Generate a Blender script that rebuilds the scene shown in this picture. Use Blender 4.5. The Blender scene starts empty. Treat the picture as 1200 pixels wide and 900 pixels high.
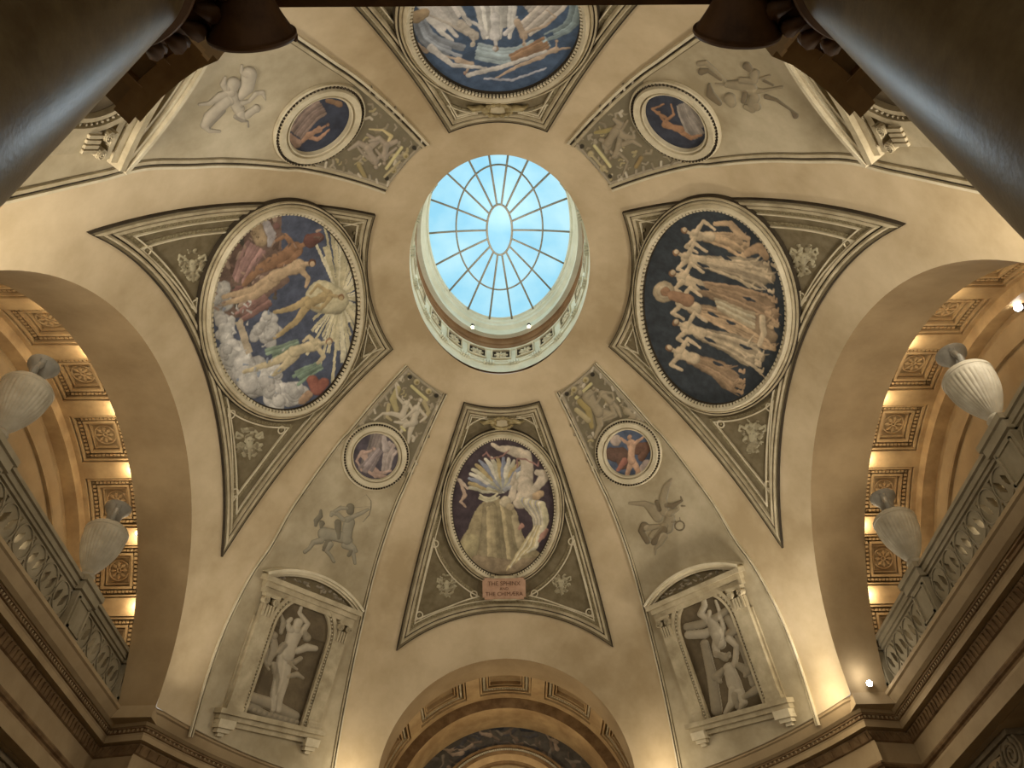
import bpy, math, random
import numpy as np
from math import pi, cos, sin, radians, degrees, sqrt, hypot, atan2

# ------------------------------------------------------------------ scale, camera, vault surface
# working unit: 1 = 6 m, origin over the centre of the rotunda at eye level
S, EYE = 6.0, 1.6
A, B, C, Z0 = .817, 1.046, 1.11, .44            # the oval dome: half axes and height of its centre
CAM = np.array([.0016, -1., 0.])
FOC = 910.4
rnd = random.Random(7)
rng = np.random.default_rng(7)

def basis(el, hd, roll):
    F = np.array([0, cos(el), sin(el)]); U = np.array([0, -sin(el), cos(el)]); R = np.array([1., 0, 0])
    c, s = cos(hd), sin(hd); Z = np.array([[c, -s, 0], [s, c, 0], [0, 0, 1]])
    F, U, R = Z @ F, Z @ U, Z @ R
    return F, U*cos(roll)-R*sin(roll), R*cos(roll)+U*sin(roll)
CF, CU, CR = basis(radians(48.50), radians(-1.103), radians(-1.56))

def on_dome(u, v):
    """survey: photo pixel(s) -> point(s) on the dome"""
    u = np.asarray(u, float); v = np.asarray(v, float)
    d = CF*FOC + CR*(u-600)[..., None] + CU*(450-v)[..., None]
    s = 1/np.array([A, B, C]); D = d*s; O = (CAM-[0, 0, Z0])*s
    a = (D*D).sum(-1); b = 2*(D*O).sum(-1); c = O@O-1
    t = (-b+np.sqrt(b*b-4*a*c))/2/a
    return CAM + d*t[..., None]
def survey(P):
    q = np.asarray(P, float)-CAM; z = q@CF
    return 600+FOC*(q@CR)/z, 450-FOC*(q@CU)/z
def lift(x, y):
    x = np.asarray(x, float); y = np.asarray(y, float)
    return np.stack([x, y, Z0+C*np.sqrt(np.maximum(1-(x/A)**2-(y/B)**2, 0))], -1)
def snap(P):
    Q = (np.asarray(P, float)-[0, 0, Z0])/[A, B, C]
    Q = Q/np.linalg.norm(Q, axis=-1, keepdims=True)
    return Q*[A, B, C]+[0, 0, Z0]
def nin(P):                                      # unit normal towards the room
    n = -(np.asarray(P, float)-[0, 0, Z0])/np.array([A, B, C])**2
    return n/np.linalg.norm(n, axis=-1, keepdims=True)
def W(P): return np.asarray(P, float)*S+[0, 0, EYE]

# ------------------------------------------------------------------ materials
def srgb(c):
    c = np.asarray(c, float)/255
    return np.where(c <= .04045, c/12.92, ((c+.055)/1.055)**2.4)
def mat(name, col, rough=.75, var=.25, scale=3., bump=.0, metal=0., detail=6, col2=None, attr=False, fine=0.):
    m = bpy.data.materials.new(name); m.use_nodes = True
    nt = m.node_tree; N = nt.nodes; L = nt.links
    bs = N['Principled BSDF']; bs.inputs['Roughness'].default_value = rough; bs.inputs['Metallic'].default_value = metal
    bs.inputs['Specular IOR Level'].default_value = .3
    tc = N.new('ShaderNodeTexCoord')
    no = N.new('ShaderNodeTexNoise'); no.inputs['Scale'].default_value = scale; no.inputs['Detail'].default_value = detail
    no.inputs['Roughness'].default_value = .62
    L.new(tc.outputs['Object'], no.inputs['Vector'])
    mp = N.new('ShaderNodeMapRange'); mp.inputs['From Min'].default_value = .36; mp.inputs['From Max'].default_value = .66
    L.new(no.outputs['Fac'], mp.inputs['Value'])
    if attr:
        ca = N.new('ShaderNodeVertexColor'); ca.layer_name = 'Col'
        mp.inputs['To Min'].default_value = 1-var; mp.inputs['To Max'].default_value = 1+var*.4
        mx = N.new('ShaderNodeVectorMath'); mx.operation = 'SCALE'
        L.new(ca.outputs['Color'], mx.inputs[0]); L.new(mp.outputs['Result'], mx.inputs['Scale'])
        L.new(mx.outputs['Vector'], bs.inputs['Base Color'])
    else:
        c = srgb(col); c2 = srgb(col2) if col2 is not None else c*(1-var)
        mx = N.new('ShaderNodeMix'); mx.data_type = 'RGBA'
        mx.inputs[6].default_value = (*c2, 1); mx.inputs[7].default_value = (*c, 1)
        L.new(mp.outputs['Result'], mx.inputs[0]); L.new(mx.outputs[2], bs.inputs['Base Color'])
    if bump:
        n2 = N.new('ShaderNodeTexNoise'); n2.inputs['Scale'].default_value = scale*6; n2.inputs['Detail'].default_value = 4
        L.new(tc.outputs['Object'], n2.inputs['Vector'])
        bp = N.new('ShaderNodeBump'); bp.inputs['Strength'].default_value = bump; bp.inputs['Distance'].default_value = .02
        L.new(n2.outputs['Fac'], bp.inputs['Height']); L.new(bp.outputs['Normal'], bs.inputs['Normal'])
    return m
def emit(name, col, st):
    m = bpy.data.materials.new(name); m.use_nodes = True; nt = m.node_tree
    bs = nt.nodes['Principled BSDF']; bs.inputs['Base Color'].default_value = (*srgb(col), 1)
    bs.inputs['Emission Color'].default_value = (*srgb(col), 1); bs.inputs['Emission Strength'].default_value = st
    return m
M = dict(
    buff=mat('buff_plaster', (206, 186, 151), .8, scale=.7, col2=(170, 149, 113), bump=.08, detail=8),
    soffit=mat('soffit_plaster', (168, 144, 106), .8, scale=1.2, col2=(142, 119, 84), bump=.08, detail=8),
    grey=mat('grey_plaster', (190, 176, 146), .8, scale=1.3, col2=(152, 138, 108), bump=.08, detail=8),
    mould=mat('moulding_plaster', (192, 178, 146), .7, scale=4, col2=(158, 144, 114)),
    light=mat('light_moulding', (214, 202, 172), .65, scale=4, col2=(190, 177, 146)),
    dark=mat('dark_recess', (66, 56, 40), .85, scale=6, col2=(48, 40, 28)),
    umber=mat('umber_ground', (122, 110, 84), .85, scale=7, col2=(104, 92, 66), bump=.1),
    band=mat('stamped_band', (148, 136, 104), .8, scale=45, col2=(110, 98, 70), detail=2, bump=.3),
    stone=mat('warm_stone', (168, 146, 110), .75, scale=1.6, col2=(146, 124, 90)),
    stone2=mat('leaf_band_stone', (132, 106, 72), .8, scale=5, col2=(96, 72, 44)),
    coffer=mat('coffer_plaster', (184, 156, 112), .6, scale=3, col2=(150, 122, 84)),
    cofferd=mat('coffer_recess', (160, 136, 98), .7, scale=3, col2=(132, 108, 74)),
    drum=mat('drum_plaster', (226, 224, 202), .6, scale=3, col2=(208, 206, 182)),
    drumb=mat('drum_cove', (150, 118, 84), .6, scale=3, col2=(120, 90, 60)),
    leading=mat('skylight_bars', (160, 150, 134), .5, scale=4, col2=(140, 130, 112)),
    urn=mat('urn_stone', (164, 154, 132), .6, scale=5, col2=(138, 128, 106)),
    neck=mat('urn_neck_grey', (132, 126, 112), .6, scale=5, col2=(104, 98, 84)),
    rail=mat('balustrade_stone', (150, 138, 112), .7, scale=3, col2=(128, 116, 90)),
    column=mat('column_stone', (112, 96, 66), .36, scale=9, col2=(92, 76, 50), bump=.05),
    capital=mat('capital_stone', (104, 74, 44), .6, scale=6, col2=(76, 52, 28)),
    sidecap=mat('side_capital_stone', (132, 118, 92), .7, scale=6, col2=(104, 90, 66)),
    plaque=mat('pink_plaque', (186, 150, 122), .6, scale=8, col2=(168, 132, 104)),
    letters=mat('plaque_letters', (120, 88, 66), .7, scale=8),
    gilt=mat('gilt', (176, 160, 116), .4, metal=.25, scale=9, col2=(134, 118, 80)),
    stucco=mat('painted_relief', None, .6, var=.12, scale=9, attr=True),
    paint=mat('mural_paint', None, .8, var=.34, scale=7, attr=True, detail=10),
    lamp=emit('lamp_glow', (255, 250, 240), 30.), bulb=emit('bulb_glow', (255, 236, 205), 8.),
    metal=mat('lamp_housing', (90, 84, 76), .4, metal=.6),
    floor=mat('floor_stone', (150, 138, 118), .5, scale=.8, col2=(120, 108, 90)),
    wood=mat('dark_doorway', (44, 30, 18), .7, scale=3, col2=(30, 20, 12)),
)
def glass_mat():
    m = bpy.data.materials.new('skylight_glass'); m.use_nodes = True; nt = m.node_tree; N = nt.nodes; L = nt.links
    bs = N['Principled BSDF']; bs.inputs['Roughness'].default_value = .3
    tc = N.new('ShaderNodeTexCoord'); no = N.new('ShaderNodeTexNoise'); no.inputs['Scale'].default_value = 1.4; no.inputs['Detail'].default_value = 6
    L.new(tc.outputs['Object'], no.inputs['Vector'])
    r = N.new('ShaderNodeValToRGB'); r.color_ramp.elements[0].position = .35; r.color_ramp.elements[1].position = .68
    r.color_ramp.elements[0].color = (*srgb((142, 206, 232)), 1); r.color_ramp.elements[1].color = (*srgb((182, 228, 240)), 1)
    L.new(no.outputs['Fac'], r.inputs['Fac']); L.new(r.outputs['Color'], bs.inputs['Emission Color'])
    bs.inputs['Base Color'].default_value = (.02, .03, .04, 1); bs.inputs['Emission Strength'].default_value = 1.05  # daylight behind the panes is put in as their own emission
    return m
M['glass'] = glass_mat()

# ------------------------------------------------------------------ object helpers
COL = bpy.context.scene.collection
def tag(o, label=None, cat=None, group=None, kind=None):
    if label: o['label'] = label
    if cat: o['category'] = cat
    if group: o['group'] = group
    if kind: o['kind'] = kind
    return o
def thing(name, label, cat, P, group=None):
    o = bpy.data.objects.new(name, None); COL.objects.link(o); o.location = W(P); o.empty_display_size = .2
    return tag(o, label, cat, group)
def obj(name, V, Fs, m, parent=None, smooth=True, col=None, label=None, angle=None):
    """one mesh object. V in working units; Fs an (n,4) array or list of faces"""
    V = W(V); me = bpy.data.meshes.new(name)
    root = parent
    if parent is None: org = V.mean(0)
    else:
        org = np.zeros(3); p = parent
        while p is not None: org = org+np.array(p.location); p = p.parent
    V = V-org
    if isinstance(Fs, np.ndarray):
        n, k = Fs.shape
        me.vertices.add(len(V)); me.vertices.foreach_set('co', V.astype(np.float32).ravel())
        me.loops.add(n*k); me.loops.foreach_set('vertex_index', Fs.astype(np.int32).ravel())
        me.polygons.add(n); me.polygons.foreach_set('loop_start', np.arange(0, n*k, k, dtype=np.int32))
        me.update(calc_edges=True); me.validate()
    else:
        me.from_pydata([tuple(v) for v in V], [], [tuple(f) for f in Fs])
    if smooth: me.polygons.foreach_set('use_smooth', np.ones(len(me.polygons), bool))
    if col is not None:
        ca = me.color_attributes.new('Col', 'FLOAT_COLOR', 'POINT')
        c = np.ones((len(V), 4), np.float32); c[:, :3] = col; ca.data.foreach_set('color', c.ravel())
    me.materials.append(M[m] if isinstance(m, str) else m)
    if smooth and angle: me.set_sharp_from_angle(angle=radians(angle))
    o = bpy.data.objects.new(name, me); COL.objects.link(o)
    if parent is None: o.location = org
    else: o.parent = parent
    if label: o['label'] = label
    return o
def grid(P, wrap=False):
    """(R,K,3) -> verts, quads"""
    R, K = P.shape[:2]; i = np.arange(R*K).reshape(R, K)
    if wrap: i = np.concatenate([i, i[:, :1]], 1)
    f = np.stack([i[:-1, :-1], i[:-1, 1:], i[1:, 1:], i[1:, :-1]], -1).reshape(-1, 4)
    return P.reshape(-1, 3), f
class MB:
    def __init__(s): s.V = []; s.F = []; s.n = 0
    def add(s, V, F):
        V = np.asarray(V, float).reshape(-1, 3); s.V.append(V)
        s.F += [tuple(int(i)+s.n for i in f) for f in F]; s.n += len(V)
    def hexa(s, P):   # 8 corners: bottom 4 ring, top 4 ring
        s.add(P, [(0, 3, 2, 1), (4, 5, 6, 7), (0, 1, 5, 4), (1, 2, 6, 5), (2, 3, 7, 6), (3, 0, 4, 7)])
    def box(s, x0, x1, y0, y1, z0, z1):
        s.hexa([(x0, y0, z0), (x1, y0, z0), (x1, y1, z0), (x0, y1, z0), (x0, y0, z1), (x1, y0, z1), (x1, y1, z1), (x0, y1, z1)])
    def tube(s, pts, rad, k=8):
        pts = np.asarray(pts, float); n = len(pts); rad = np.broadcast_to(rad, n)
        T = np.gradient(pts, axis=0); T /= np.linalg.norm(T, axis=1, keepdims=True)+1e-9
        ref = np.array([.3, .2, 1.]) if abs(T[0][2]) < .9 else np.array([1., .1, .2])
        X = np.cross(T, ref); X /= np.linalg.norm(X, axis=1, keepdims=True); Y = np.cross(T, X)
        a = np.arange(k)*2*pi/k
        P = pts[:, None]+rad[:, None, None]*(np.cos(a)[None, :, None]*X[:, None]+np.sin(a)[None, :, None]*Y[:, None])
        V, F = grid(P, True); F = [tuple(f) for f in F]
        F.append(tuple(range(k))[::-1]); F.append(tuple((n-1)*k+i for i in range(k)))
        s.add(V, F)
    def build(s, name, m, parent=None, smooth=False, label=None, angle=None):
        return obj(name, np.concatenate(s.V), s.F, m, parent, smooth, label=label, angle=angle)
def resample(P, n, closed=False):
    P = np.asarray(P, float)
    if closed: P = np.concatenate([P, P[:1]])
    d = np.r_[0, np.cumsum(np.linalg.norm(np.diff(P, axis=0), axis=1))]
    t = np.linspace(0, d[-1], n, endpoint=not closed)
    return np.stack([np.interp(t, d, P[:, k]) for k in range(P.shape[1])], -1)
def catmull(P, n=8, closed=False):
    P = np.asarray(P, float); N = len(P); out = []
    for i in range(N if closed else N-1):
        g = (lambda k: P[k % N]) if closed else (lambda k: P[min(max(k, 0), N-1)])
        p0, p1, p2, p3 = g(i-1), g(i), g(i+1), g(i+2)
        for j in range(n):
            t = j/n
            out.append(.5*(2*p1+(p2-p0)*t+(2*p0-5*p1+4*p2-p3)*t*t+(3*p1-p0-3*p2+p3)*t**3))
    if not closed: out.append(P[-1])
    return np.array(out)
def sides(P, closed, nrm):
    T = np.diff(np.concatenate([P, P[:1]]) if closed else P, axis=0)
    T /= np.linalg.norm(T, axis=1, keepdims=True)+1e-12
    if closed: t1, t2 = np.roll(T, 1, 0), T
    else: t1, t2 = np.r_[T[:1], T], np.r_[T, T[-1:]]
    s1 = np.cross(nrm, t1); s2 = np.cross(nrm, t2)
    s1 /= np.linalg.norm(s1, axis=1, keepdims=True); s2 /= np.linalg.norm(s2, axis=1, keepdims=True)
    return (s1+s2)/np.maximum(1+(s1*s2).sum(1, keepdims=True), .25)
def sweep_pts(P, prof, closed, flip=1):
    rows = []
    if closed:
        T = np.roll(P, -1, 0)-P; T /= np.linalg.norm(T, axis=1, keepdims=True)+1e-12
        cs = np.where((T*np.roll(T, 1, 0)).sum(1) < cos(radians(26)))[0]
    if closed and len(cs):
        P = np.roll(P, -cs[0], 0); cs = cs-cs[0]; n = len(P); ends = list(cs[1:])+[n]; segs = []
        for i, (c0, c1) in enumerate(zip(cs, ends)):
            idx = [k % n for k in range(c0, c1+1)]; segs.append((resample(P[idx], 241), max(4, c1-c0)))
        allp = np.concatenate([g[0] for g in segs])[::2]
        for d, h in prof:
            off = []
            for g, m in segs:
                Q = snap(g+sides(g, False, nin(g))*flip*d)
                if abs(d) > .0012 and d > 0:
                    D = np.sqrt(((Q[:, None]-allp[None])**2).sum(-1)).min(1); ok = D > d*.975-.0004
                    w = np.where(ok)[0]
                    Q = Q[w[0]:w[-1]+1] if len(w) > 3 else Q[118:122]
                off.append(Q)
            k = len(off)
            for i in range(k):
                j = (i+1) % k; t1 = off[i][-1]; t2 = off[j][0]; c = snap((t1+t2)/2)
                if d < 0:
                    u1 = off[i][-1]-off[i][-4]; u2 = off[j][0]-off[j][3]; u1 /= np.linalg.norm(u1); u2 /= np.linalg.norm(u2)
                    c = snap((t1+t2)/2+(u1+u2)*.5*abs(d))
                off[i] = np.concatenate([off[i][:-1], [c]]); off[j] = np.concatenate([[c], off[j][1:]])
            R = np.concatenate([resample(o, m+1)[:-1] for o, (g, m) in zip(off, segs)])
            R = snap(R); rows.append(R+nin(R)*h)
        return np.array(rows)
    nr = nin(P); sd = sides(P, closed, nr)*flip
    for d, h in prof:
        Q = snap(P+sd*d); rows.append(Q+nin(Q)*h)
    return np.array(rows)                       # (profile, curve, 3)
def orient(P, inside):
    """+1 if side (n x t) points to 'inside'"""
    nr = nin(P); i = len(P)//2
    t = P[(i+1) % len(P)]-P[i-1]
    return 1 if np.cross(nr[i], t)@(inside-P[i]) > 0 else -1
def sweep(name, P, prof, m, parent=None, closed=True, inside=None, label=None):
    fl = orient(P, inside) if inside is not None else 1
    R = sweep_pts(P, prof, closed, fl)
    V, F = grid(R, closed)
    return obj(name, V, F, m, parent, True, label=label, angle=25)

# ------------------------------------------------------------------ shapes for reliefs and paintings
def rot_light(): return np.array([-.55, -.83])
def seg_eval(U, V, pts):
    """polyline of (x,y,r): returns signed distance-ish k=dist/r (min), r there, normal dir"""
    best = np.full(U.shape, 1e9); rr = np.ones(U.shape); nx = np.zeros(U.shape); ny = np.zeros(U.shape)
    if len(pts) == 1: pts = [pts[0], (pts[0][0]+.01, pts[0][1], pts[0][2])]
    for (x0, y0, r0), (x1, y1, r1) in zip(pts[:-1], pts[1:]):
        dx, dy = x1-x0, y1-y0; L = dx*dx+dy*dy+1e-9
        t = np.clip(((U-x0)*dx+(V-y0)*dy)/L, 0, 1); r = r0+(r1-r0)*t
        ex, ey = U-(x0+dx*t), V-(y0+dy*t); k = np.hypot(ex, ey)/r
        w = k < best; best[w] = k[w]; rr[w] = r[w]; nx[w] = (ex/r)[w]; ny[w] = (ey/r)[w]
    return best, rr, nx, ny
class Art:
    """collects strokes: limbs and bodies are tapered chains; evaluated on any set of points"""
    def __init__(s): s.ops = []
    def limb(s, pts, col=None, h=1., soft=.0): s.ops.append(('c', pts, col, h, soft)); return s
    def poly(s, pts, col=None, h=1., fold=None): s.ops.append(('p', pts, col, h, fold)); return s
    def cloud(s, x, y, r, n=6, col=(214, 208, 196)):
        q = random.Random(int(x*7+y*3))
        for i in range(n):
            a = q.random()*6.28; d = q.random()*r*.75
            s.limb([(x+cos(a)*d, y+sin(a)*d, r*(.35+.3*q.random()))], (lambda f: tuple(int(c*f) for c in col))(.88+.14*q.random()))
        return s
    def drape(s, pts, w, col, n=5):
        """cloth: parallel folds along a path, spreading from width w[0] to w[1]"""
        P = catmull([(p[0], p[1]) for p in pts], 5); N = len(P)
        T = np.gradient(P, axis=0); T /= np.linalg.norm(T, axis=1, keepdims=True)+1e-9
        Q = np.stack([-T[:, 1], T[:, 0]], 1)
        ww = np.linspace(w[0], w[1], N)
        q = random.Random(int(pts[0][0]*5+pts[0][1]))
        for k in range(n):
            f = (k+.5)/n*2-1; sh = .84+.3*q.random()
            c = tuple(min(255, int(x*sh)) for x in col)
            L = N if q.random() > .35 else int(N*.85)
            s.limb([(P[i, 0]+Q[i, 0]*ww[i]*f, P[i, 1]+Q[i, 1]*ww[i]*f, ww[i]/n*1.35) for i in range(0, L, 2)], c)
        return s
    def figure(s, hips, chest, head, arms=(), legs=(), skin=(202, 168, 126), hair=(128, 84, 50), w=1.):
        """a small human figure from joints; sizes follow the head-to-hip length"""
        hx, hy = hips; cx, cy = chest; L = hypot(cx-hx, cy-hy); k = L*.36*w
        for a in legs: s.limb([(p[0], p[1], k*r) for p, r in zip(a, (.62, .46, .27, .2, .16))], skin)
        s.limb([(hx, hy, k*.72), ((hx+cx)/2, (hy+cy)/2, k*.58), (cx, cy, k*.82)], skin)
        s.limb([(cx, cy, k*.3), (head[0], head[1], k*.25)], skin)
        s.limb([(head[0], head[1], k*.46)], hair)
        dx, dy = head[0]-cx, head[1]-cy; d = hypot(dx, dy)+1e-6
        s.limb([(head[0]-dy/d*k*.12, head[1]+dx/d*k*.12, k*.33)], skin)
        for a in arms: s.limb([(p[0], p[1], k*r) for p, r in zip(a, (.36, .27, .2, .15))], skin)
        return s
    def paint(s, U, V, base, sat=.74, warp=.42):
        U, V = (U+warp*(.7*np.sin(V*.33+1)+.45*np.sin(V*.81+U*.4)+.3*np.sin(U*1.3)), V+warp*(.7*np.sin(U*.37+2)+.45*np.sin(U*.9-V*.35)+.3*np.sin(V*1.5)))
        col = np.tile(srgb(base), (len(U), 1)); lx = rot_light()
        for op in s.ops:
            pts = np.array([p[:2] for p in op[1]], float); m = max([p[2] if len(p) > 2 else 1 for p in op[1]])+1
            w = np.where((U > pts[:, 0].min()-m) & (U < pts[:, 0].max()+m) & (V > pts[:, 1].min()-m) & (V < pts[:, 1].max()+m))[0]
            if not len(w) or op[2] is None: continue
            u, v = U[w], V[w]
            if op[0] == 'c':
                k, r, nx, ny = seg_eval(u, v, op[1]); c = srgb(op[2])
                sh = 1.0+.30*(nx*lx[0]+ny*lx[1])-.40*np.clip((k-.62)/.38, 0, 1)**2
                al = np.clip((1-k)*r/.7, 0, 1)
            else:
                ins = inpoly(u, v, pts); c = srgb(op[2]); al = ins.astype(float); sh = np.ones(len(u))
                if op[4]:
                    ax, fr = op[4]; sh = 1+.16*np.sin((u*cos(ax)+v*sin(ax))*fr)
            col[w] = col[w]*(1-al[:, None])+(c[None]*sh[:, None])*al[:, None]
        g = col.mean(1, keepdims=True); col = g+(col-g)*sat
        return np.clip(col, 0, 1)
    def height(s, U, V):
        H = np.full(len(U), -1.); 
        for op in s.ops:
            pts = np.array([p[:2] for p in op[1]], float); m = max([p[2] if len(p) > 2 else 1 for p in op[1]])+2
            w = np.where((U > pts[:, 0].min()-m) & (U < pts[:, 0].max()+m) & (V > pts[:, 1].min()-m) & (V < pts[:, 1].max()+m))[0]
            if not len(w): continue
            if op[0] == 'c':
                k, r, nx, ny = seg_eval(U[w], V[w], op[1])
                h = np.where(k < 1, np.sqrt(np.clip(1-k*k, 0, 1)), -(k-1)*2)*r**.7*op[3]
            else:
                ins = inpoly(U[w], V[w], pts); h = np.where(ins, op[3], -1.)
                if op[4]: ax, fr = op[4]; h = h+np.where(ins, .35*np.sin((U[w]*cos(ax)+V[w]*sin(ax))*fr), 0)
            H[w] = np.maximum(H[w], h)
        return H
def inpoly(u, v, pts):
    ins = np.zeros(len(u), bool); x0, y0 = pts[-1]
    for x1, y1 in pts:
        c = ((y0 > v) != (y1 > v)) & (u < (x1-x0)*(v-y0)/(y1-y0+1e-12)+x0)
        ins ^= c; x0, y0 = x1, y1
    return ins
def relief(name, art, box, m, parent=None, unit=.0016, step=.8, base=(190, 180, 150), label=None, lift0=.003, tone=None):
    """raised figures: a displaced patch of the wall, cut to the outline of the shapes"""
    x0, y0, x1, y1 = box
    nu, nv = int((x1-x0)/step)+1, int((y1-y0)/step)+1
    U, V = np.meshgrid(np.linspace(x0, x1, nu), np.linspace(y0, y1, nv))
    u, v = U.ravel(), V.ravel(); H = art.height(u, v)
    P = on_dome(u, v); hh = np.where(H > 0, H*unit, -.004*np.clip(-H*4, 0, 1))
    P = P+nin(P)*(hh+lift0)[:, None]
    col = art.paint(u, v, base, 1., 0.)  # side light and dark rims of each stroke are put into the colour
    if tone is not None: col = col*(1-tone)+col.mean(1, keepdims=True)*tone
    Vv, F = grid(P.reshape(nv, nu, 3)); keep = (H[F] > -.5).any(1) & (H[F] > 0).any(1) | (H[F] > 0).any(1)
    k2 = keep.reshape(nv-1, nu-1); g = k2.copy()
    g[1:] |= k2[:-1]; g[:-1] |= k2[1:]; g[:, 1:] |= k2[:, :-1]; g[:, :-1] |= k2[:, 1:]
    F = F[g.ravel()]
    used = np.unique(F); re = np.zeros(len(Vv), int); re[used] = np.arange(len(used))
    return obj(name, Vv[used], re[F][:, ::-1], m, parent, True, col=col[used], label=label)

# ------------------------------------------------------------------ the vault
RS, ZS = .500, .630      # side arches (barrels along x)
RF, ZF = .310, .733      # end arches (barrels along y)
RIM = (.207, .297, 1.51)
def vault():
    n, rows = 1920, 56
    t = np.arange(n)*2*pi/n; ct, st = np.cos(t), np.sin(t)
    r0 = 1/np.sqrt((A*ct/RIM[0])**2+(B*st/RIM[1])**2)
    rb = sqrt(1-((.738-Z0)/C)**2)
    rs = np.linspace(.2, rb, 3000)[:, None]
    x, y, z = A*rs*ct, B*rs*st, Z0+C*np.sqrt(1-rs**2)
    ins = ((y**2+(z-ZS)**2 < RS**2) & (abs(x) > .5)) | ((x**2+(z-ZF)**2 < RF**2) & (abs(y) > .7))
    k = np.where(ins.any(0), ins.argmax(0), 2999); r1 = rs[k, 0]
    f = np.linspace(0, 1, rows)[:, None]; rr = r0*(1-f)+r1*f
    P = np.stack([A*rr*ct, B*rr*st, Z0+C*np.sqrt(1-rr**2)], -1)
    V, F = grid(P, True)
    tag(obj('ceiling', V, F, 'buff'), 'oval buff plaster dome with arches and a round skylight opening', 'ceiling', kind='structure')
vault()

def arch_x(sx):
    """side arch: soffit band, coffered barrel, face ring, inner soffit and end wall"""
    side = 'left' if sx < 0 else 'right'
    th = np.radians(np.linspace(11.6, 168.4, 200)); y = RS*np.cos(th); z = ZS+RS*np.sin(th)
    xo = A*np.sqrt(np.maximum(1-(y/B)**2-((z-Z0)/C)**2, 0))
    a = np.stack([sx*xo, y, z], -1); b = np.stack([np.full(200, sx*.765), y, z], -1)
    P = np.stack([a, (a*2+b)/3, (a+2*b)/3, b, np.stack([np.full(200, sx*.766), .535*np.cos(th), ZS+.535*np.sin(th)], -1)])
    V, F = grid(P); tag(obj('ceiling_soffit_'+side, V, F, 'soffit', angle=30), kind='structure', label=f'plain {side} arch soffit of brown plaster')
    root = thing('ceiling_barrel_'+side, f'coffered plaster barrel vault behind the {side} arch', 'ceiling', (sx*.83, 0, ZS)); root['kind'] = 'structure'
    def patch(t0, t1, x0, x1, r0, r1, mb, n=None):   # a curved slab between radii (r0 nearer the room)
        n = n or max(2, int(abs(t1-t0)/2)+1); tt = np.radians(np.linspace(t0, t1, n+1))
        ring = lambda r, x: np.stack([np.full(n+1, sx*x), r*np.cos(tt), ZS+r*np.sin(tt)], -1)
        R = np.stack([ring(r1, x0), ring(r0, x0), ring(r0, x1), ring(r1, x1), ring(r1, x0)]); V, F = grid(R)
        F = [tuple(f) for f in F]; m = n+1
        F.append((0, m, 2*m, 3*m)); F.append(tuple(i+n for i in (0, 3*m, 2*m, m)))
        mb.add(V, F)
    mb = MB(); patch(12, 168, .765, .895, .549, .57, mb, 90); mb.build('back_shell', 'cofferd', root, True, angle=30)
    mb = MB()
    ks = range(-5, 6)
    for k in ks:
        c = 90+15.85*k
        if not 12 < c+7.9 < 168: continue
        patch(c+5.93, c+9.92, .765, .886, .53, .558, mb)
    patch(12, 168, .878, .888, .53, .558, mb, 90); patch(12, 168, .765, .773, .53, .558, mb, 90)
    mb.build('rib', 'coffer', root, True, label='plain ribs between the coffers', angle=30)
    for k in ks:
        c = 90+15.85*k
        if c < 12 or c > 168: continue
        mb = MB(); x0, x1 = .774, .877; xm = (x0+x1)/2
        def ring(da, r0, r1, wd, mb):
            dt = degrees(da/.53); w2 = degrees(wd/.53)
            patch(c-5.93+dt, c-5.93+dt+w2, x0+da, x1-da, r0, r1, mb); patch(c+5.93-dt-w2, c+5.93-dt, x0+da, x1-da, r0, r1, mb)
            patch(c-5.93+dt, c+5.93-dt, x0+da, x0+da+wd, r0, r1, mb); patch(c-5.93+dt, c+5.93-dt, x1-da-wd, x1-da, r0, r1, mb)
        ring(.002, .533, .55, .004, mb); ring(.018, .5375, .55, .005, mb); ring(.026, .543, .55, .003, mb)
        cof = mb.build('coffer', 'coffer', root, True, angle=30)
        mb = MB()
        for i in range(11):
            q = x0+.012+i*(x1-x0-.024)/10; tq = c-5.93+degrees(.012/.53)+i*(11.86-degrees(.024/.53))/10
            for tt, xx in ((c-5.93+degrees(.012/.53), q), (c+5.93-degrees(.012/.53), q), (tq, x0+.012), (tq, x1-.012)):
                patch(tt-.28, tt+.28, xx-.003, xx+.003, .537, .55, mb, 2)
        mb.build('egg_course', 'coffer', cof, True, angle=30)
        mb = MB(); R0 = .021
        for i in range(8):
            a = i*pi/4
            pts = [(R0*.25*cos(a), R0*.25*sin(a)), (R0*.62*cos(a-.22), R0*.62*sin(a-.22)), (R0*.9*cos(a), R0*.9*sin(a)), (R0*.62*cos(a+.22), R0*.62*sin(a+.22))]
            V = []
            for rr in (.5495, .5455):
                for px, pt in pts:
                    tt = radians(c)+pt/.53; V.append((sx*(xm+px), rr*cos(tt), ZS+rr*sin(tt)))
            mb.hexa(V)
        ang = np.linspace(0, 2*pi, 33)
        for rr0 in (R0, R0*.2):
            mb.tube([(sx*(xm+rr0*cos(q)), .548*cos(radians(c)+rr0*sin(q)/.53), ZS+.548*sin(radians(c)+rr0*sin(q)/.53)) for q in ang], .0018, 6)
        mb.build('rosette', 'coffer', cof, True, angle=30)
    # archivolt face, inner soffit, end wall
    tt = np.radians(np.linspace(0, 180, 120)); rg = lambda r, x: np.stack([np.full(120, sx*x), r*np.cos(tt), ZS+r*np.sin(tt)], -1)
    V, F = grid(np.stack([rg(.56, .888), rg(.507, .888), rg(.507, .915), rg(.495, .915)]))
    obj('archivolt', V, F, 'coffer', root, True, angle=30)
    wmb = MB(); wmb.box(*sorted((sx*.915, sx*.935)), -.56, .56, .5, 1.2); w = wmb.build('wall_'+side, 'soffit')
    tag(w, f'end wall closing the {side} gallery behind the balustrade', 'wall', kind='structure')
    # wall panel mouldings and a doorway cornice
    mb = MB()
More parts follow.
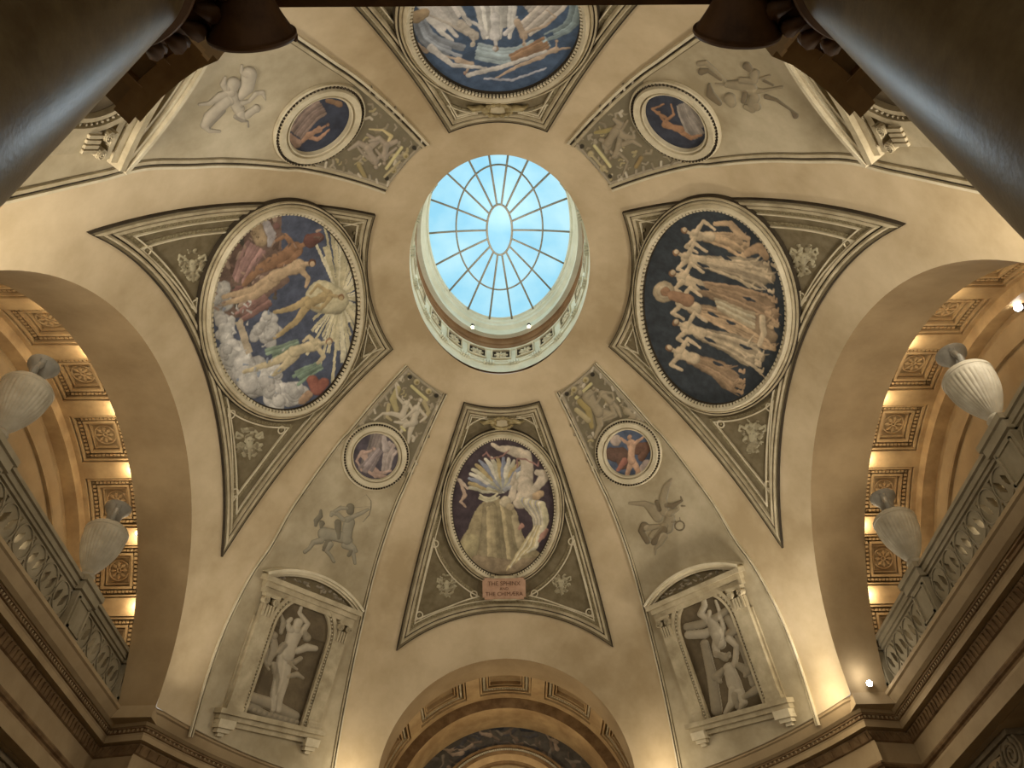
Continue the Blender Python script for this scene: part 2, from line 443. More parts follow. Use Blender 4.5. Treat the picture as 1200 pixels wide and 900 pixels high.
    def line(p, q, wd=.006):
        (y0, z0), (y1, z1) = p, q; d = hypot(y1-y0, z1-z0); ny, nz = -(z1-z0)/d*wd/2, (y1-y0)/d*wd/2
        X0, X1 = sx*.9155, sx*.908
        mb.hexa([(X0, y0+ny, z0+nz), (X0, y1+ny, z1+nz), (X0, y1-ny, z1-nz), (X0, y0-ny, z0-nz), (X1, y0+ny, z0+nz), (X1, y1+ny, z1+nz), (X1, y1-ny, z1-nz), (X1, y0-ny, z0-nz)])
    arc = [(.45*cos(radians(a)), ZS+.45*sin(radians(a))) for a in range(52, 129, 4)]
    for p, q in zip(arc[:-1], arc[1:]): line(p, q)
    line(arc[0], (arc[0][0], .90)); line(arc[-1], (arc[-1][0], .90)); line((-.28, .97), (-.17, .90)); line((.28, .97), (.17, .90))
    line((.33, .70), (.33, .86)); line((.39, .70), (.39, .86)); line((-.33, .70), (-.33, .86)); line((-.39, .70), (-.39, .86)); line((.33, .86), (.39, .86)); line((-.33, .86), (-.39, .86))
    mb.build('panel_moulding', 'cofferd', w)
    d = thing('door_surround', f'stone door surround with stepped cornice on the {side} gallery end wall', 'doorway', (sx*.915, 0, .7))
    mb = MB()
    for i, (dd, z0, z1) in enumerate(((.03, .965, .972), (.026, .955, .965), (.018, .945, .955), (.012, .925, .945), (.016, .915, .925))):
        mb.box(*sorted((sx*.915, sx*(.915-dd))), -.16-dd, .16+dd, z0, z1)
    mb.build('door_cornice', 'mould', d)
    mb = MB()
    for q in (-1, 1): mb.box(*sorted((sx*.915, sx*.903)), *sorted((q*.12, q*.165)), .6, .915)
    for q in (-1, 1): mb.box(*sorted((sx*.915, sx*.885)), *sorted((q*.135, q*.155)), .86, .915)
    mb.build('door_jamb', 'mould', d)
    mb = MB(); mb.box(*sorted((sx*.915, sx*.912)), -.12, .12, .6, .915); mb.build('door_opening', 'wood', d)
for sx in (-1, 1): arch_x(sx)

def arch_y(sy):
    side = 'front' if sy > 0 else 'back'
    th = np.radians(np.linspace(0, 180, 160)); x = RF*np.cos(th); z = ZF+RF*np.sin(th)
    yo = B*np.sqrt(np.maximum(1-(x/A)**2-((z-Z0)/C)**2, 0))
    a = np.stack([x, sy*yo, z], -1); b = np.stack([x, np.full(160, sy*.965), z], -1)
    b2 = np.stack([.345*np.cos(th), np.full(160, sy*.966), ZF+.345*np.sin(th)], -1)
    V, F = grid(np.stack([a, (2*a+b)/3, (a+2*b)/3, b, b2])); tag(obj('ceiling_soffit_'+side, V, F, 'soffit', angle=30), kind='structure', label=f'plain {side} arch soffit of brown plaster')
    root = thing('ceiling_barrel_'+side, f'coffered plaster barrel vault behind the {side} arch', 'ceiling', (0, sy*1.04, ZF)); root['kind'] = 'structure'
    def patch(t0, t1, y0, y1, r0, r1, mb, n=None):
        n = n or max(2, int(abs(t1-t0)/2)+1); tt = np.radians(np.linspace(t0, t1, n+1))
        ring = lambda r, yy: np.stack([r*np.cos(tt), np.full(n+1, sy*yy), ZF+r*np.sin(tt)], -1)
        R = np.stack([ring(r1, y0), ring(r0, y0), ring(r0, y1), ring(r1, y1), ring(r1, y0)]); V, F = grid(R)
        F = [tuple(f) for f in F]; m = n+1
        F.append((0, m, 2*m, 3*m)); F.append(tuple(i+n for i in (0, 3*m, 2*m, m)))
        mb.add(V, F)
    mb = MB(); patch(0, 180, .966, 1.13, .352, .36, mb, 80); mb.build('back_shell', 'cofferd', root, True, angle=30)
    mb = MB(); patch(0, 180, 1.108, 1.13, .33, .353, mb, 80); patch(0, 180, .966, .972, .33, .353, mb, 80)
    for k in range(-3, 4): c = 90+31.6*k; patch(c+12.5, c+19.1, .966, 1.12, .33, .353, mb)
    mb.build('rib', 'coffer', root, True, label='plain ribs between the coffers', angle=30)
    for k in range(-2, 3):
        c = 90+31.6*k; mb = MB(); y0, y1 = .974, 1.106; H = 12.5
        def ring(da, r0, r1, wd):
            dt = degrees(da/.33); w2 = degrees(wd/.33)
            patch(c-H+dt, c-H+dt+w2, y0+da, y1-da, r0, r1, mb); patch(c+H-dt-w2, c+H-dt, y0+da, y1-da, r0, r1, mb)
            patch(c-H+dt, c+H-dt, y0+da, y0+da+wd, r0, r1, mb); patch(c-H+dt, c+H-dt, y1-da-wd, y1-da, r0, r1, mb)
        ring(.002, .334, .353, .005); ring(.02, .338, .353, .005); ring(.028, .342, .353, .003)
        cof = mb.build('coffer', 'coffer', root, True, angle=30)
        mb = MB(); h2 = H-degrees(.014/.33)
        for i in range(17):
            f = i/16*2-1
            patch(c+h2*f-.5, c+h2*f+.5, y1-.017, y1-.011, .338, .35, mb, 2); patch(c+h2*f-.5, c+h2*f+.5, y0+.011, y0+.017, .338, .35, mb, 2)
            yy = y0+.014+(y1-y0-.028)*i/16
            for s_ in (-1, 1): patch(c+s_*h2-.5, c+s_*h2+.5, yy-.0028, yy+.0028, .338, .35, mb, 2)
        mb.build('egg_course', 'mould', cof, True, angle=30)
    tt = np.radians(np.linspace(0, 180, 100)); rg = lambda r, yy, zc=ZF: np.stack([r*np.cos(tt), np.full(100, sy*yy), zc+r*np.sin(tt)], -1)
    V, F = grid(np.stack([rg(.345, 1.13), rg(.30, 1.13)])); obj('archivolt', V, F, 'stone2', root, True)
    V, F = grid(np.stack([rg(.30, 1.13), rg(.30, 1.25)])); obj('inner_soffit', V, F, 'coffer', root, True)
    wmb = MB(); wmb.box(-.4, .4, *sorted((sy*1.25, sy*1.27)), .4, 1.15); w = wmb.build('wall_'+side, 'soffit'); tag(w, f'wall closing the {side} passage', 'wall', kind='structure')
    if sy > 0:
        art = Art(); q = random.Random(5)
        g = np.linspace(0, 1, 90); R_, T_ = np.meshgrid(g, np.linspace(8, 172, 300), indexing='ij')
        rr = .212+(.302-.212)*R_; zc = .762+(ZF-.762)*R_; xx = rr*np.cos(np.radians(T_)); zz = zc+rr*np.sin(np.radians(T_))
        u, v = xx.ravel()*600, -zz.ravel()*600
        for i in range(70):
            a_ = radians(q.uniform(15, 165)); r_ = q.uniform(.22, .30); cx, cz = r_*cos(a_)*600, -(.745+r_*sin(a_))*600
            da = q.choice([-1, 1])*q.uniform(.1, .9)
            art.limb([(cx, cz, q.uniform(2, 5)), (cx+14*cos(a_+1.57+da), cz-14*sin(a_+1.57+da), q.uniform(1, 4)), (cx+24*cos(a_+1.3+da), cz-24*sin(a_+1.3+da), 1.5)],
                     q.choice([(122, 110, 92), (96, 88, 78), (70, 68, 70), (148, 126, 100), (84, 74, 60), (110, 92, 72)]))
        for cx, cz in ((-25, -622), (10, -626), (30, -618)): art.limb([(cx, cz, 7), (cx+16, cz+2, 6)], (42, 46, 54))
        col = art.paint(u, v, (78, 72, 62))
        V, F = grid(np.stack([xx, np.full(xx.shape, 1.248), zz], -1))
        o = obj('lunette_painting', V, F, 'paint', None, True, col=col); tag(o, 'dark arched painting of clouds and drapery under the front passage vault', 'painting')
    mb = MB()
    for i in range(110):
        a_ = radians(4+172*i/109); mb.tube([((.203+d)*cos(a_), sy*(1.238-e), .762+(.203+d)*sin(a_)) for d, e in ((-.003, 0), (.003, 0))], .0028, 6)
    bm_ = thing('lunette_arch_moulding', f'beaded arch moulding on the {side} passage wall', 'moulding', (0, sy*1.24, .76))
    mb.build('bead', 'light', bm_, True)
    for nm, r0, r1, ma in (('outer_fillet', .208, .214, 'stone2'), ('inner_fillet', .188, .198, 'stone2'), ('arch_band', .170, .188, 'coffer'), ('lower_fillet', .163, .170, 'stone2')):
        V, F = grid(np.stack([rg(r1, 1.245, .762), rg(r1, 1.232, .762), rg(r0, 1.232, .762), rg(r0, 1.245, .762)])); obj(nm, V, F, ma, bm_, True, angle=30)
for sy in (-1, 1): arch_y(sy)

# ------------------------------------------------------------------ cornice under the dome
def cornice_path():
    q = [(.757, 0), (.757, .500), (.698, .490)]
    e = [(A*.966*cos(t), B*.966*sin(t)) for t in np.radians(np.linspace(29.3, 66.5, 27))]
    q = q+[p for p in e if p[0] < .687 and p[0] > .325]+[(.318, .925), (.318, .99), (.0, .99)]
    q = np.array(q)
    full = [q, (q*[-1, 1])[::-1][1:], (q*[-1, -1])[1:], (q*[1, -1])[::-1][1:-1]]
    return np.concatenate(full)
CPATH = cornice_path()
PROF = [(.060, .740), (.0, .740), (.0, .733), (.004, .731), (.007, .724), (.012, .716), (.019, .712), (.022, .712), (.022, .709), (.026, .708), (.027, .704),
        (.030, .703), (.030, .703), (.032, .700), (.033, .692), (.033, .690), (.046, .690), (.046, .687), (.048, .684), (.054, .674), (.058, .672), (.060, .668), (.062, .640), (.062, .634),
        (.056, .632), (.054, .628), (.056, .624), (.060, .622), (.061, .618), (.061, .596), (.064, .594), (.064, .576), (.10, .576)]
def plan_offset(P, d):
    n = len(P); T = np.roll(P, -1, 0)-P; T /= np.linalg.norm(T, axis=1, keepdims=True)
    Nn = np.stack([T[:, 1], -T[:, 0]], 1); a = np.roll(Nn, 1, 0); m = (a+Nn)/np.maximum(1+(a*Nn).sum(1, keepdims=True), .3)
    return P+m*d
def cornice():
    for fx in (-1, 1):
        for fy in (-1, 1):
            mb = MB(); mb.box(*sorted((fx*.690, fx*.90)), *sorted((fy*.4865, fy*.62)), .716, .7396); tag(mb.build('trim_3', 'stone'), 'pier block behind the cornice corner', 'cornice', kind='structure')
    rows = [np.c_[plan_offset(CPATH, d), np.full(len(CPATH), z)] for d, z in PROF]
    P = np.array(rows)
    # the run is split by moulding so that each reads on its own
    root = thing('trim_1', 'stone entablature running round the springing of the dome', 'cornice', (0, 0, .65)); root['kind'] = 'structure'
    near = (CPATH[:, 1] < -.9)                                # the passage behind the camera keeps its own lintel
    for nm, a, b, ma in (('cyma', 0, 7, 'stone'), ('bead_band', 7, 12, 'stone2'), ('corona', 12, 16, 'stone'), ('corona_soffit', 16, 17, 'stone2'), ('leaf_moulding', 17, 20, 'stone2'), ('frieze', 20, 23, 'stone'), ('architrave_moulding', 23, 28, 'stone2'), ('architrave', 28, 32, 'stone')):
        V, F = grid(P[a:b+1], True)
        k = near[F % len(CPATH)].any(1); F = F[~k][:, ::-1]
        obj(nm, V, F, ma, root, True, angle=25)
    # leaf tongues along the moulding and along the corona bead
    for nm, d0, z0, d1, z1, pitch, wd, th in (('leaf_tongue', .047, .686, .058, .673, .0135, .0085, .004), ('bead', .0255, .7085, .0275, .7045, .009, .005, .002)):
        mb = MB(); L0, L1 = plan_offset(CPATH, d0), plan_offset(CPATH, d1)
        for i in range(len(CPATH)):
            j = (i+1) % len(CPATH); p, q = L0[i], L0[j]; p2, q2 = L1[i], L1[j]; L = np.linalg.norm(q-p); n = int(L/pitch)
            if min(p[1], q[1]) < -.35 or max(p[1], q[1]) > .96: continue
            nn = np.array([(q-p)[1], -(q-p)[0]])/L*-th
            for k in range(n):
                f0, f1 = (k+.5)/n-wd/2/L, (k+.5)/n+wd/2/L
                a, b = p+(q-p)*f0, p+(q-p)*f1; c, d = p2+(q2-p2)*(f0*.6+f1*.4), p2+(q2-p2)*(f0*.4+f1*.6)
                zt = z0; zb = z1
                mb.hexa([(*a, zt), (*b, zt), (*d, zb), (*c, zb), (*(a+nn), zt), (*(b+nn), zt), (*(d+nn), zb), (*(c+nn), zb)])
        mb.build(nm, 'stone2' if nm == 'leaf_tongue' else 'stone', root).__setitem__('kind', 'stuff')
    V, F = grid(np.stack([np.c_[plan_offset(CPATH, .0), np.full(len(CPATH), .740)], np.c_[plan_offset(CPATH, .14), np.full(len(CPATH), .741)]]), True)
    F = F[~near[F % len(CPATH)].any(1)]
    obj('ledge_top', V, F, 'stone', root, False)
cornice()

# ------------------------------------------------------------------ oculus drum and skylight
def ring_pts(a, b, z, n=256):
    t = np.arange(n)*2*pi/n; return np.stack([a*np.cos(t), b*np.sin(t), np.full(n, z)], -1)
def drum():
    a, b, z = RIM
    root = thing('skylight_drum', 'pale green plaster drum with rosette frieze lining the skylight opening', 'skylight drum', (0, 0, 1.51))
    def lathe(nm, prof, ma, par=root):
        V, F = grid(np.stack([ring_pts(a-d, b-d, zz) for d, zz in prof]), True); return obj(nm, V, F[:, ::-1], ma, par, True, angle=25)
    lathe('lower_band', [(-.0005, 1.5135), (0, 1.513), (0, 1.541), (.004, 1.541), (.004, 1.548), (.006, 1.549), (.006, 1.553)], 'drum')
    fr = lathe('frieze', [(.0055, 1.553), (.002, 1.556), (.002, 1.595), (.006, 1.597), (.006, 1.601)], 'drum')
    lathe('cove', [(.006, 1.601), (.009, 1.604), (.0, 1.612), (.0, 1.622), (.004, 1.624), (-.002, 1.630), (-.002, 1.646), (.003, 1.648)], 'drumb')
    lathe('upper_cornice', [(-.004, 1.648), (.016, 1.648), (.016, 1.656), (.013, 1.659), (.013, 1.672), (.022, 1.680), (.022, 1.688), (.026, 1.692), (.026, 1.700), (.034, 1.704), (.034, 1.712)], 'drum')
    lathe('outer_shell', [(-.016, 1.525), (-.016, 1.74), (.04, 1.74)], 'drumb')
    n = 20
    for i in range(n):
        t = 2*pi*(i+.5)/n+pi/n-0; t = 2*pi*i/n+pi/2
        def pt(dt, d, zz): return np.array([(a-d)*cos(t+dt), (b-d)*sin(t+dt), zz])
        # framed rosette
        mb = MB(); w = .085
        L = sqrt((a*sin(t))**2+(b*cos(t))**2); w = .027/L
        for q0, q1, z0, z1 in ((-w, w, 1.557, 1.561), (-w, w, 1.591, 1.595), (-w, -w+.004/L, 1.561, 1.591), (w-.004/L, w, 1.561, 1.591)):
            mb.hexa([pt(q0, .001, z0), pt(q1, .001, z0), pt(q1, .001, z1), pt(q0, .001, z1), pt(q0, .0075, z0), pt(q1, .0075, z0), pt(q1, .0075, z1), pt(q0, .0075, z1)])
        fo = mb.build('rosette_frame', 'light', root)
        mb = MB(); q = w-.004/L
        mb.hexa([pt(-q, .001, 1.561), pt(q, .001, 1.561), pt(q, .001, 1.591), pt(-q, .001, 1.591), pt(-q, .0025, 1.561), pt(q, .0025, 1.561), pt(q, .0025, 1.591), pt(-q, .0025, 1.591)])
        mb.build('rosette_ground', 'dark', fo)
        mb = MB()
        for k in range(8):
            aa = k*pi/4
            mb.tube([pt(cos(aa)*r_/L, .004, 1.576+sin(aa)*r_*.7) for r_ in (.003, .010, .018)], [.002, .004, .002], 6)
        mb.tube([pt(0, .002, 1.576), pt(0, .008, 1.576)], .004, 8)
        mb.build('rosette', 'light', fo, True)
        t = t+pi/n
        mb = MB(); L = sqrt((a*sin(t))**2+(b*cos(t))**2)
        for k in range(4):
            q0, q1 = (-.014+k*.0075)/L, (-.014+k*.0075+.0055)/L
            mb.hexa([pt(q0, 0, 1.538), pt(q1, 0, 1.538), pt(q1, 0, 1.549), pt(q0, 0, 1.549), pt(q0, .010, 1.538), pt(q1, .010, 1.538), pt(q1, .010, 1.549), pt(q0, .010, 1.549)])
        mb.build('bracket', 'drum', root)
drum()
def skylight():
    GA, GB, GZ = .1735, .270, 1.700; IA, IB = .0315, .0715; MA, MBB = .108, .194
    zof = lambda f: GZ+.012*(1-f*f)
    w = thing('window_1', 'oval skylight of pale blue glass with radiating bars and an oval eye', 'skylight', (0, 0, GZ)); w['kind'] = 'structure'
    def P(t, f):      # f 0 eye .. 1 rim
        aa = IA+(GA+.006-IA)*f; bb = IB+(GB+.006-IB)*f
        return np.array([aa*cos(t), bb*sin(t), zof(f)])
    fm = (MA-IA)/(GA+.006-IA)
    n = 18
    for i in range(n):
        t0, t1 = radians(20*i), radians(20+20*i)
        for f0, f1 in ((0, fm), (fm, 1)):
            G = np.array([[P(t, f) for t in np.linspace(t0, t1, 9)] for f in np.linspace(f0, f1, 5)])+[0, 0, .002]
            V, F = grid(G); obj('glass_pane', V, F, 'glass', w, True)
    t = np.linspace(0, 2*pi, 49)
    V = np.concatenate([[[0, 0, zof(0)+.002]], [P(q, 0)+[0, 0, .002] for q in t[:-1]]])
    obj('eye_pane', V, [(0, i+1, (i+1) % 48+1) for i in range(48)], 'glass', w)
    for i in range(n):
        mb = MB(); q = radians(20*i); mb.tube([P(q, f) for f in np.linspace(0, 1, 6)], .0026, 6); mb.build('glazing_bar', 'leading', w, True)
    for nm, f, r in (('eye_ring', 0, .0028), ('middle_ring', fm, .0022), ('rim_ring', 1, .005)):
        mb = MB(); q = np.linspace(0, 2*pi, 97); mb.tube([P(x, f) for x in q], r, 8); mb.build(nm, 'leading' if f < 1 else 'drum', w, True)
    if True:
        for u_, x_ in ((535, -.075), (640, .075)):
            l = thing('spot_lamp', f'small lit spot lamp on the {"left" if x_<0 else "right"} of the skylight drum cornice', 'lamp', (x_, (b_ := RIM[1]-.018)*sqrt(1-(x_/(RIM[0]-.018))**2), 1.655))
            p = np.array([x_, b_*sqrt(1-(x_/(RIM[0]-.018))**2), 1.652])
            mb = MB(); mb.tube([p+[0, 0, .008], p+[0, 0, -.002]], [.005, .004], 10); mb.build('housing', 'metal', l, True)
            mb = MB(); mb.tube([p+[0, 0, -.0005], p+[0, 0, -.004]], [.0042, .0038], 10); mb.build('bulb', 'bulb', l, True)
skylight()

# ------------------------------------------------------------------ the four great panels
def side_pt(sx, y, m):
    k = np.sqrt(1-(y/B)**2); return np.stack([sx*A*k*np.sin(m), y, Z0+C*k*np.cos(m)], -1)
def end_pt(sy, x, m):
    k = np.sqrt(1-(x/A)**2); return np.stack([x, sy*B*k*np.sin(m), Z0+C*k*np.cos(m)], -1)
OVAL = dict(side=(.600, .1845, .2446), end=(.6276, .1716, .1361))      # meridian centre, meridian half-size, cross half-size
def oval(kind, s, g, t):
    m0, am, ac = OVAL[kind]
    if kind == 'side': return side_pt(s, -.020+(ac+g)*np.sin(t), m0+(am+g/.95)*np.cos(t))
    return end_pt(s, (ac+g)*np.sin(t), m0+(am+g/1.07)*np.cos(t))
def panel_outline(kind, s):
    """corner order: outer -, along the arch, outer +, up, inner +, along the oculus ring, inner -"""
    if kind == 'side':
        y = np.linspace(-.402, .402, 49); z = ZS+np.sqrt(.568**2-y*y); x = A*np.sqrt(1-(y/B)**2-((z-Z0)/C)**2)
        low = np.stack([x, y], -1); yy = np.linspace(.182, -.182, 33); xx = .300*np.sqrt(1-(yy/.384)**2); top = np.stack([xx, yy], -1)
    else:
        x = np.linspace(-.275, .275, 41); z = ZF+np.sqrt(.4075**2-x*x); y = B*np.sqrt(1-(x/A)**2-((z-Z0)/C)**2)
        low = np.stack([x, y], -1); xx = np.linspace(.097, -.097, 21); yy = .384*np.sqrt(1-(xx/.300)**2); top = np.stack([xx, yy], -1)
    e1 = np.linspace(low[-1], top[0], 40)[1:-1]; e2 = np.linspace(top[-1], low[0], 40)[1:-1]
    L = np.concatenate([low, e1, top, e2])
    L = L*([s, 1] if kind == 'side' else [1, s])
    n = len(low)
    return lift(L[:, 0], L[:, 1]), lift(*(low*([s, 1] if kind == 'side' else [1, s])).T), lift(*(top[::-1]*([s, 1] if kind == 'side' else [1, s])).T)
# spandrel frames surveyed on the far left and near corners of one panel, mirrored to the others
SP_SIDE_BIG = [(265, 477), (282, 489), (309, 498), (338, 500), (303, 546), (271, 588), (269.5, 530)]
SP_SIDE_SMALL = [(431, 378), (449, 407), (424, 418)]
SP_END_BIG = [(507.5, 629), (514, 651), (529, 674), (547, 690), (563, 699), (545, 704), (525.6, 711.5), (485, 727.6), (492.5, 690.7)]
SP_END_SMALL = [(551, 484.5), (571, 488), (557, 493.5), (545.7, 502)]
def ornament(c, sc, seed, kind):
    """grotesque ornament: mask among leaf scrolls, in photo pixels"""
    q = random.Random(seed); a = Art(); x, y = c; lt = (174, 164, 134); md = (150, 139, 110); dk = (120, 108, 82)
    for i in range(30):
        dy = q.uniform(-13, 13); w = 9*(1-(abs(dy)/15)**2)+1; dx = q.uniform(0, w); r_ = q.uniform(.8, 2.)
        for s_ in (-1, 1):
            e = q.uniform(-.6, .6); a.limb([(x+s_*dx*sc+e, y+dy*sc, r_*sc), (x+s_*(dx+1.6)*sc, y+(dy+q.uniform(-2.5, 2.5))*sc, r_*.7*sc)], q.choice([lt, md, md, dk]))
    a.limb([(x, y-2*sc, 3.6*sc), (x, y+3*sc, 2.8*sc)], lt)
    for s_ in (-1, 1):
        a.limb([(x+s_*6*sc, y-6*sc, 1.3*sc), (x+s_*11*sc, y-9*sc, 1.1*sc), (x+s_*12*sc, y-4.5*sc, .9*sc), (x+s_*9.5*sc, y-4*sc, .8*sc)], lt)
        a.limb([(x+s_*1.4*sc, y-2*sc, .7*sc)], (84, 74, 54))
    a.limb([(x, y+7*sc, 2*sc), (x+q.uniform(-1, 1), y+14*sc, 1*sc)], md)
    return a
def mirror_px(pts, fx, fy):
    P = on_dome(np.array([p[0] for p in pts]), np.array([p[1] for p in pts])); P = P*[fx, fy, 1]; return P
def panel(kind, s, where, plaque=False):
    out, low, top = panel_outline(kind, s); ctr = oval(kind, s, 0, np.array([pi/2])); ctr = side_pt(s, 0., OVAL[kind][0]) if kind == 'side' else end_pt(s, 0., OVAL[kind][0])
    root = thing('vault_panel', f'kite-shaped stucco panel with stepped border round the {where} oval mural', 'panel', ctr, 'four stucco panels around the dome')
    # ground
    n = 40; Lp, Tp = resample(low, 61), resample(top, 61); f = np.linspace(0, 1, n)[:, None, None]
    G = snap(Lp[None]*(1-f)+Tp[None]*f); Q = lift(G[..., 0], G[..., 1]); fpl = Lp[None, :, :2]*(1-f)+Tp[None, :, :2]*f
    Q = lift(fpl[..., 0], fpl[..., 1]); Q = Q+nin(Q)*.0015
    V, F = grid(Q); obj('panel_ground', V, F, 'umber', root, True)
    sweep('border_edge', out, [(-.001, 0), (-.001, .004), (.001, .006), (.005, .006), (.006, .001)], 'umber', root, inside=ctr)
    sweep('border_groove', out, [(-.0012, .0), (-.0010, .0066), (.0006, .0068), (.0008, .004)], 'dark', root, inside=ctr)
    sweep('inner_groove', out, [(.0115, .0), (.0122, .0042), (.0148, .0042), (.015, .0)], 'dark', root, inside=ctr)
    sweep('border_band', out, [(.005, .001), (.006, .007), (.009, .009), (.012, .007), (.0125, .002), (.0145, .002), (.015, .006), (.019, .008), (.0215, .005), (.022, .001)], 'mould', root, inside=ctr)
    sweep('stamped_border', out, [(.022, .0005), (.022, .003), (.030, .003), (.030, .0005)], 'band', root, inside=ctr)
    sweep('border_fillet', out, [(.030, .0005), (.0303, .0065), (.0325, .0065), (.033, .0005)], 'light', root, inside=ctr)
    # oval frame
    t = np.arange(240)*2*pi/240; O = oval(kind, s, 0., t)
    mu = thing('oval_mural', MURAL_LABEL[where], 'painting', ctr, 'four oval dome murals')
    k = .80 if kind == 'side' else .80
    up = lambda pr: [(d, h+.006 if h > .002 else h) for d, h in pr]
    far = ctr*1.0
    sweep('frame_bead_ground', O, up([(.001, .004), (-.0012*k, .0085), (-.0085*k, .0085), (-.0085*k, .013)]), 'dark', mu, inside=far)
    sweep('frame_ring', O, up([(-.0085*k, .006), (-.0087*k, .0155), (-.0105*k, .017), (-.016*k, .019), (-.019*k, .016), (-.021*k, .012), (-.022*k, .004)]), 'light', mu, inside=far)
    sweep('frame_groove', O, up([(-.0275*k, .001), (-.0283*k, .0064), (-.0315*k, .0064), (-.0322*k, .001)]), 'dark', mu, inside=far)
    sweep('frame_edge_groove', O, up([(-.0355*k, .001), (-.036*k, .0048), (-.0372*k, .0048), (-.0375*k, .001)]), 'dark', mu, inside=far)
    ro = sweep('frame_outer_ring', O, up([(-.0215*k, .004), (-.022*k, .0105), (-.025*k, .012), (-.028*k, .0095), (-.0285*k, .005), (-.0315*k, .005), (-.032*k, .0085), (-.0355*k, .0085), (-.036*k, .001)]), 'mould', mu, inside=far)
    nb = 132; mb = MB(); tb = (np.arange(nb))*2*pi/nb
    fl = orient(O, far)
    Ob = oval(kind, s, 0., tb); nn = nin(Ob); T = np.roll(Ob, -1, 0)-np.roll(Ob, 1, 0); T /= np.linalg.norm(T, axis=1, keepdims=True); sd = np.cross(nn, T)*fl
    for i in range(nb):
        p = Ob[i]; L = np.linalg.norm(Ob[(i+1) % nb]-p)*.31
        c = lambda a, b, h: p+T[i]*a*L-sd[i]*b+nn[i]*h
        b0, b1 = .0022*k, .0086*k
        mb.hexa([c(-1, b0, .015), c(1, b0, .015), c(1, b1, .015), c(-1, b1, .015), c(-1, b0, .0195), c(1, b0, .0195), c(1, b1, .0205), c(-1, b1, .0205)])
    mb.build('frame_bead', 'light', mu).__setitem__('kind', 'stuff')
    # canvas
    N = 230 if kind == 'side' else 200
    gx, gy = np.meshgrid(np.linspace(-1, 1, N), np.linspace(-1, 1, N)); ex = gx*np.sqrt(1-gy*gy/2); ey = gy*np.sqrt(1-gx*gx/2)
    m0, am, ac = OVAL[kind]
    Pc = (side_pt(s, -.020+ac*ex, m0+am*ey) if kind == 'side' else end_pt(s, ac*ex, m0+am*ey)); Pc = Pc+nin(Pc)*.0105
    V, F = grid(Pc); u, v = survey(V); art, base = ART[where]()
    obj('canvas', V, F, 'paint', mu, True, col=art.paint(u, v, base))
    # spandrels
    quads = [(s, 1), (s, -1)] if kind == 'side' else [(-1, s), (1, s)]
    for (fx, fy) in quads:
        # the surveyed corner is x<0,y>0
        mx, my = (-1 if fx > 0 else 1), (-1 if fy < 0 else 1)
        for big, pts in ((True, SP_SIDE_BIG if kind == 'side' else SP_END_BIG), (False, SP_SIDE_SMALL if kind == 'side' else SP_END_SMALL)):
            P = mirror_px(pts, mx, my); c0 = P.mean(0)
            cr_ = ([0, 3, 5] if kind == 'side' else [0, 4, 7]) if big else ([0, 1, 2] if kind == 'side' else [0, 1, 3]); nP = len(P)
            Rr = np.concatenate([catmull(P[[(q_ % nP) for q_ in range(c_a, c_b+1)]], 6)[:-1] if c_b-c_a > 1 else np.linspace(P[c_a], P[c_b % nP], 8)[:-1] for c_a, c_b in zip(cr_, cr_[1:]+[nP])])
            R = resample(Rr, 110, True); nm = 'spandrel_frame'
            # keep the corners crisp
            idx = [np.argmin(np.linalg.norm(R-p, axis=1)) for p in P]
            for j_, (i_, p) in enumerate(zip(idx, P)):
                if j_ in cr_: R[i_] = p
            R = snap(R)
            w_ = .0032 if big else .0022
            fr = sweep(nm, R, [(0, 0), (0, .006), (w_, .006), (w_, .0015)], 'light', root, inside=c0)
            sweep('spandrel_band', R, [(-.001, .0), (-.001, .0035), (-.008 if big else -.004, .0035), (-.008 if big else -.004, .0)], 'band', fr, inside=c0)
            if big:
                cs = [0, 3, 5] if kind == 'side' else [0, 4, 7]
                for ci in cs:
                    q = snap(P[ci]+(c0-P[ci])/np.linalg.norm(c0-P[ci])*(.021 if kind == 'side' else .019)); nq = nin(q)
                    e1 = np.cross(nq, [0, 0, 1.]); e1 /= np.linalg.norm(e1); e2 = np.cross(nq, e1); a = np.linspace(0, 2*pi, 33)
                    mb = MB(); mb.tube([q+.0085*(cos(x)*e1+sin(x)*e2)+nq*.004 for x in a], .0018, 8)
                    rr = mb.build('corner_roundel', 'light', root, True)
                    mb = MB(); mb.tube([q+nq*.001, q+nq*.0045], [.0055, .003], 12); mb.build('boss', 'band', rr, True)
                pu, pv = survey(c0); sc = 1.35 if kind == 'side' else .95
                cc = on_dome(*np.array([[pu], [pv]])) if False else None
                ar = ornament((float(pu), float(pv)), sc, int(pu), kind)
                bx = (pu-24*sc, pv-24*sc, pu+24*sc, pv+24*sc)
                if bx[1] < -60: continue
                relief('spandrel_ornament', ar, bx, 'stucco', root, unit=.0011, step=.8, base=(170, 160, 128), lift0=.002)
            else:
                q = snap(c0); nq = nin(q); mb = MB(); mb.tube([q+nq*.001, q+nq*.005], [.006, .0025], 10); mb.build('corner_boss', 'band', root, True)
    if kind == 'end':
        # shield in a wreath over the frame
        q = end_pt(s, 0., OVAL['end'][0]-.1716-.043); q = snap(q); nq = nin(q); e1 = np.array([1., 0, 0]); e2 = np.cross(nq, e1)
        cr = thing('wreath_shield', f'oval shield in a leafy wreath above the {where} oval mural', 'ornament', q, 'wreathed shields on the end panels')
        a = np.linspace(0, 2*pi, 49); mb = MB()
        mb.tube([q+.026*cos(x)*e1+.0145*sin(x)*e2+nq*.014 for x in a], .0042+.0012*np.sin(a*14), 8); mb.build('wreath', 'gilt', cr, True)
        mb = MB(); mb.add([q+nq*.018]+[q+.021*cos(x)*e1+.010*sin(x)*e2+nq*.013 for x in a[:-1]], [(0, i+1, (i+1) % 48+1) for i in range(48)])
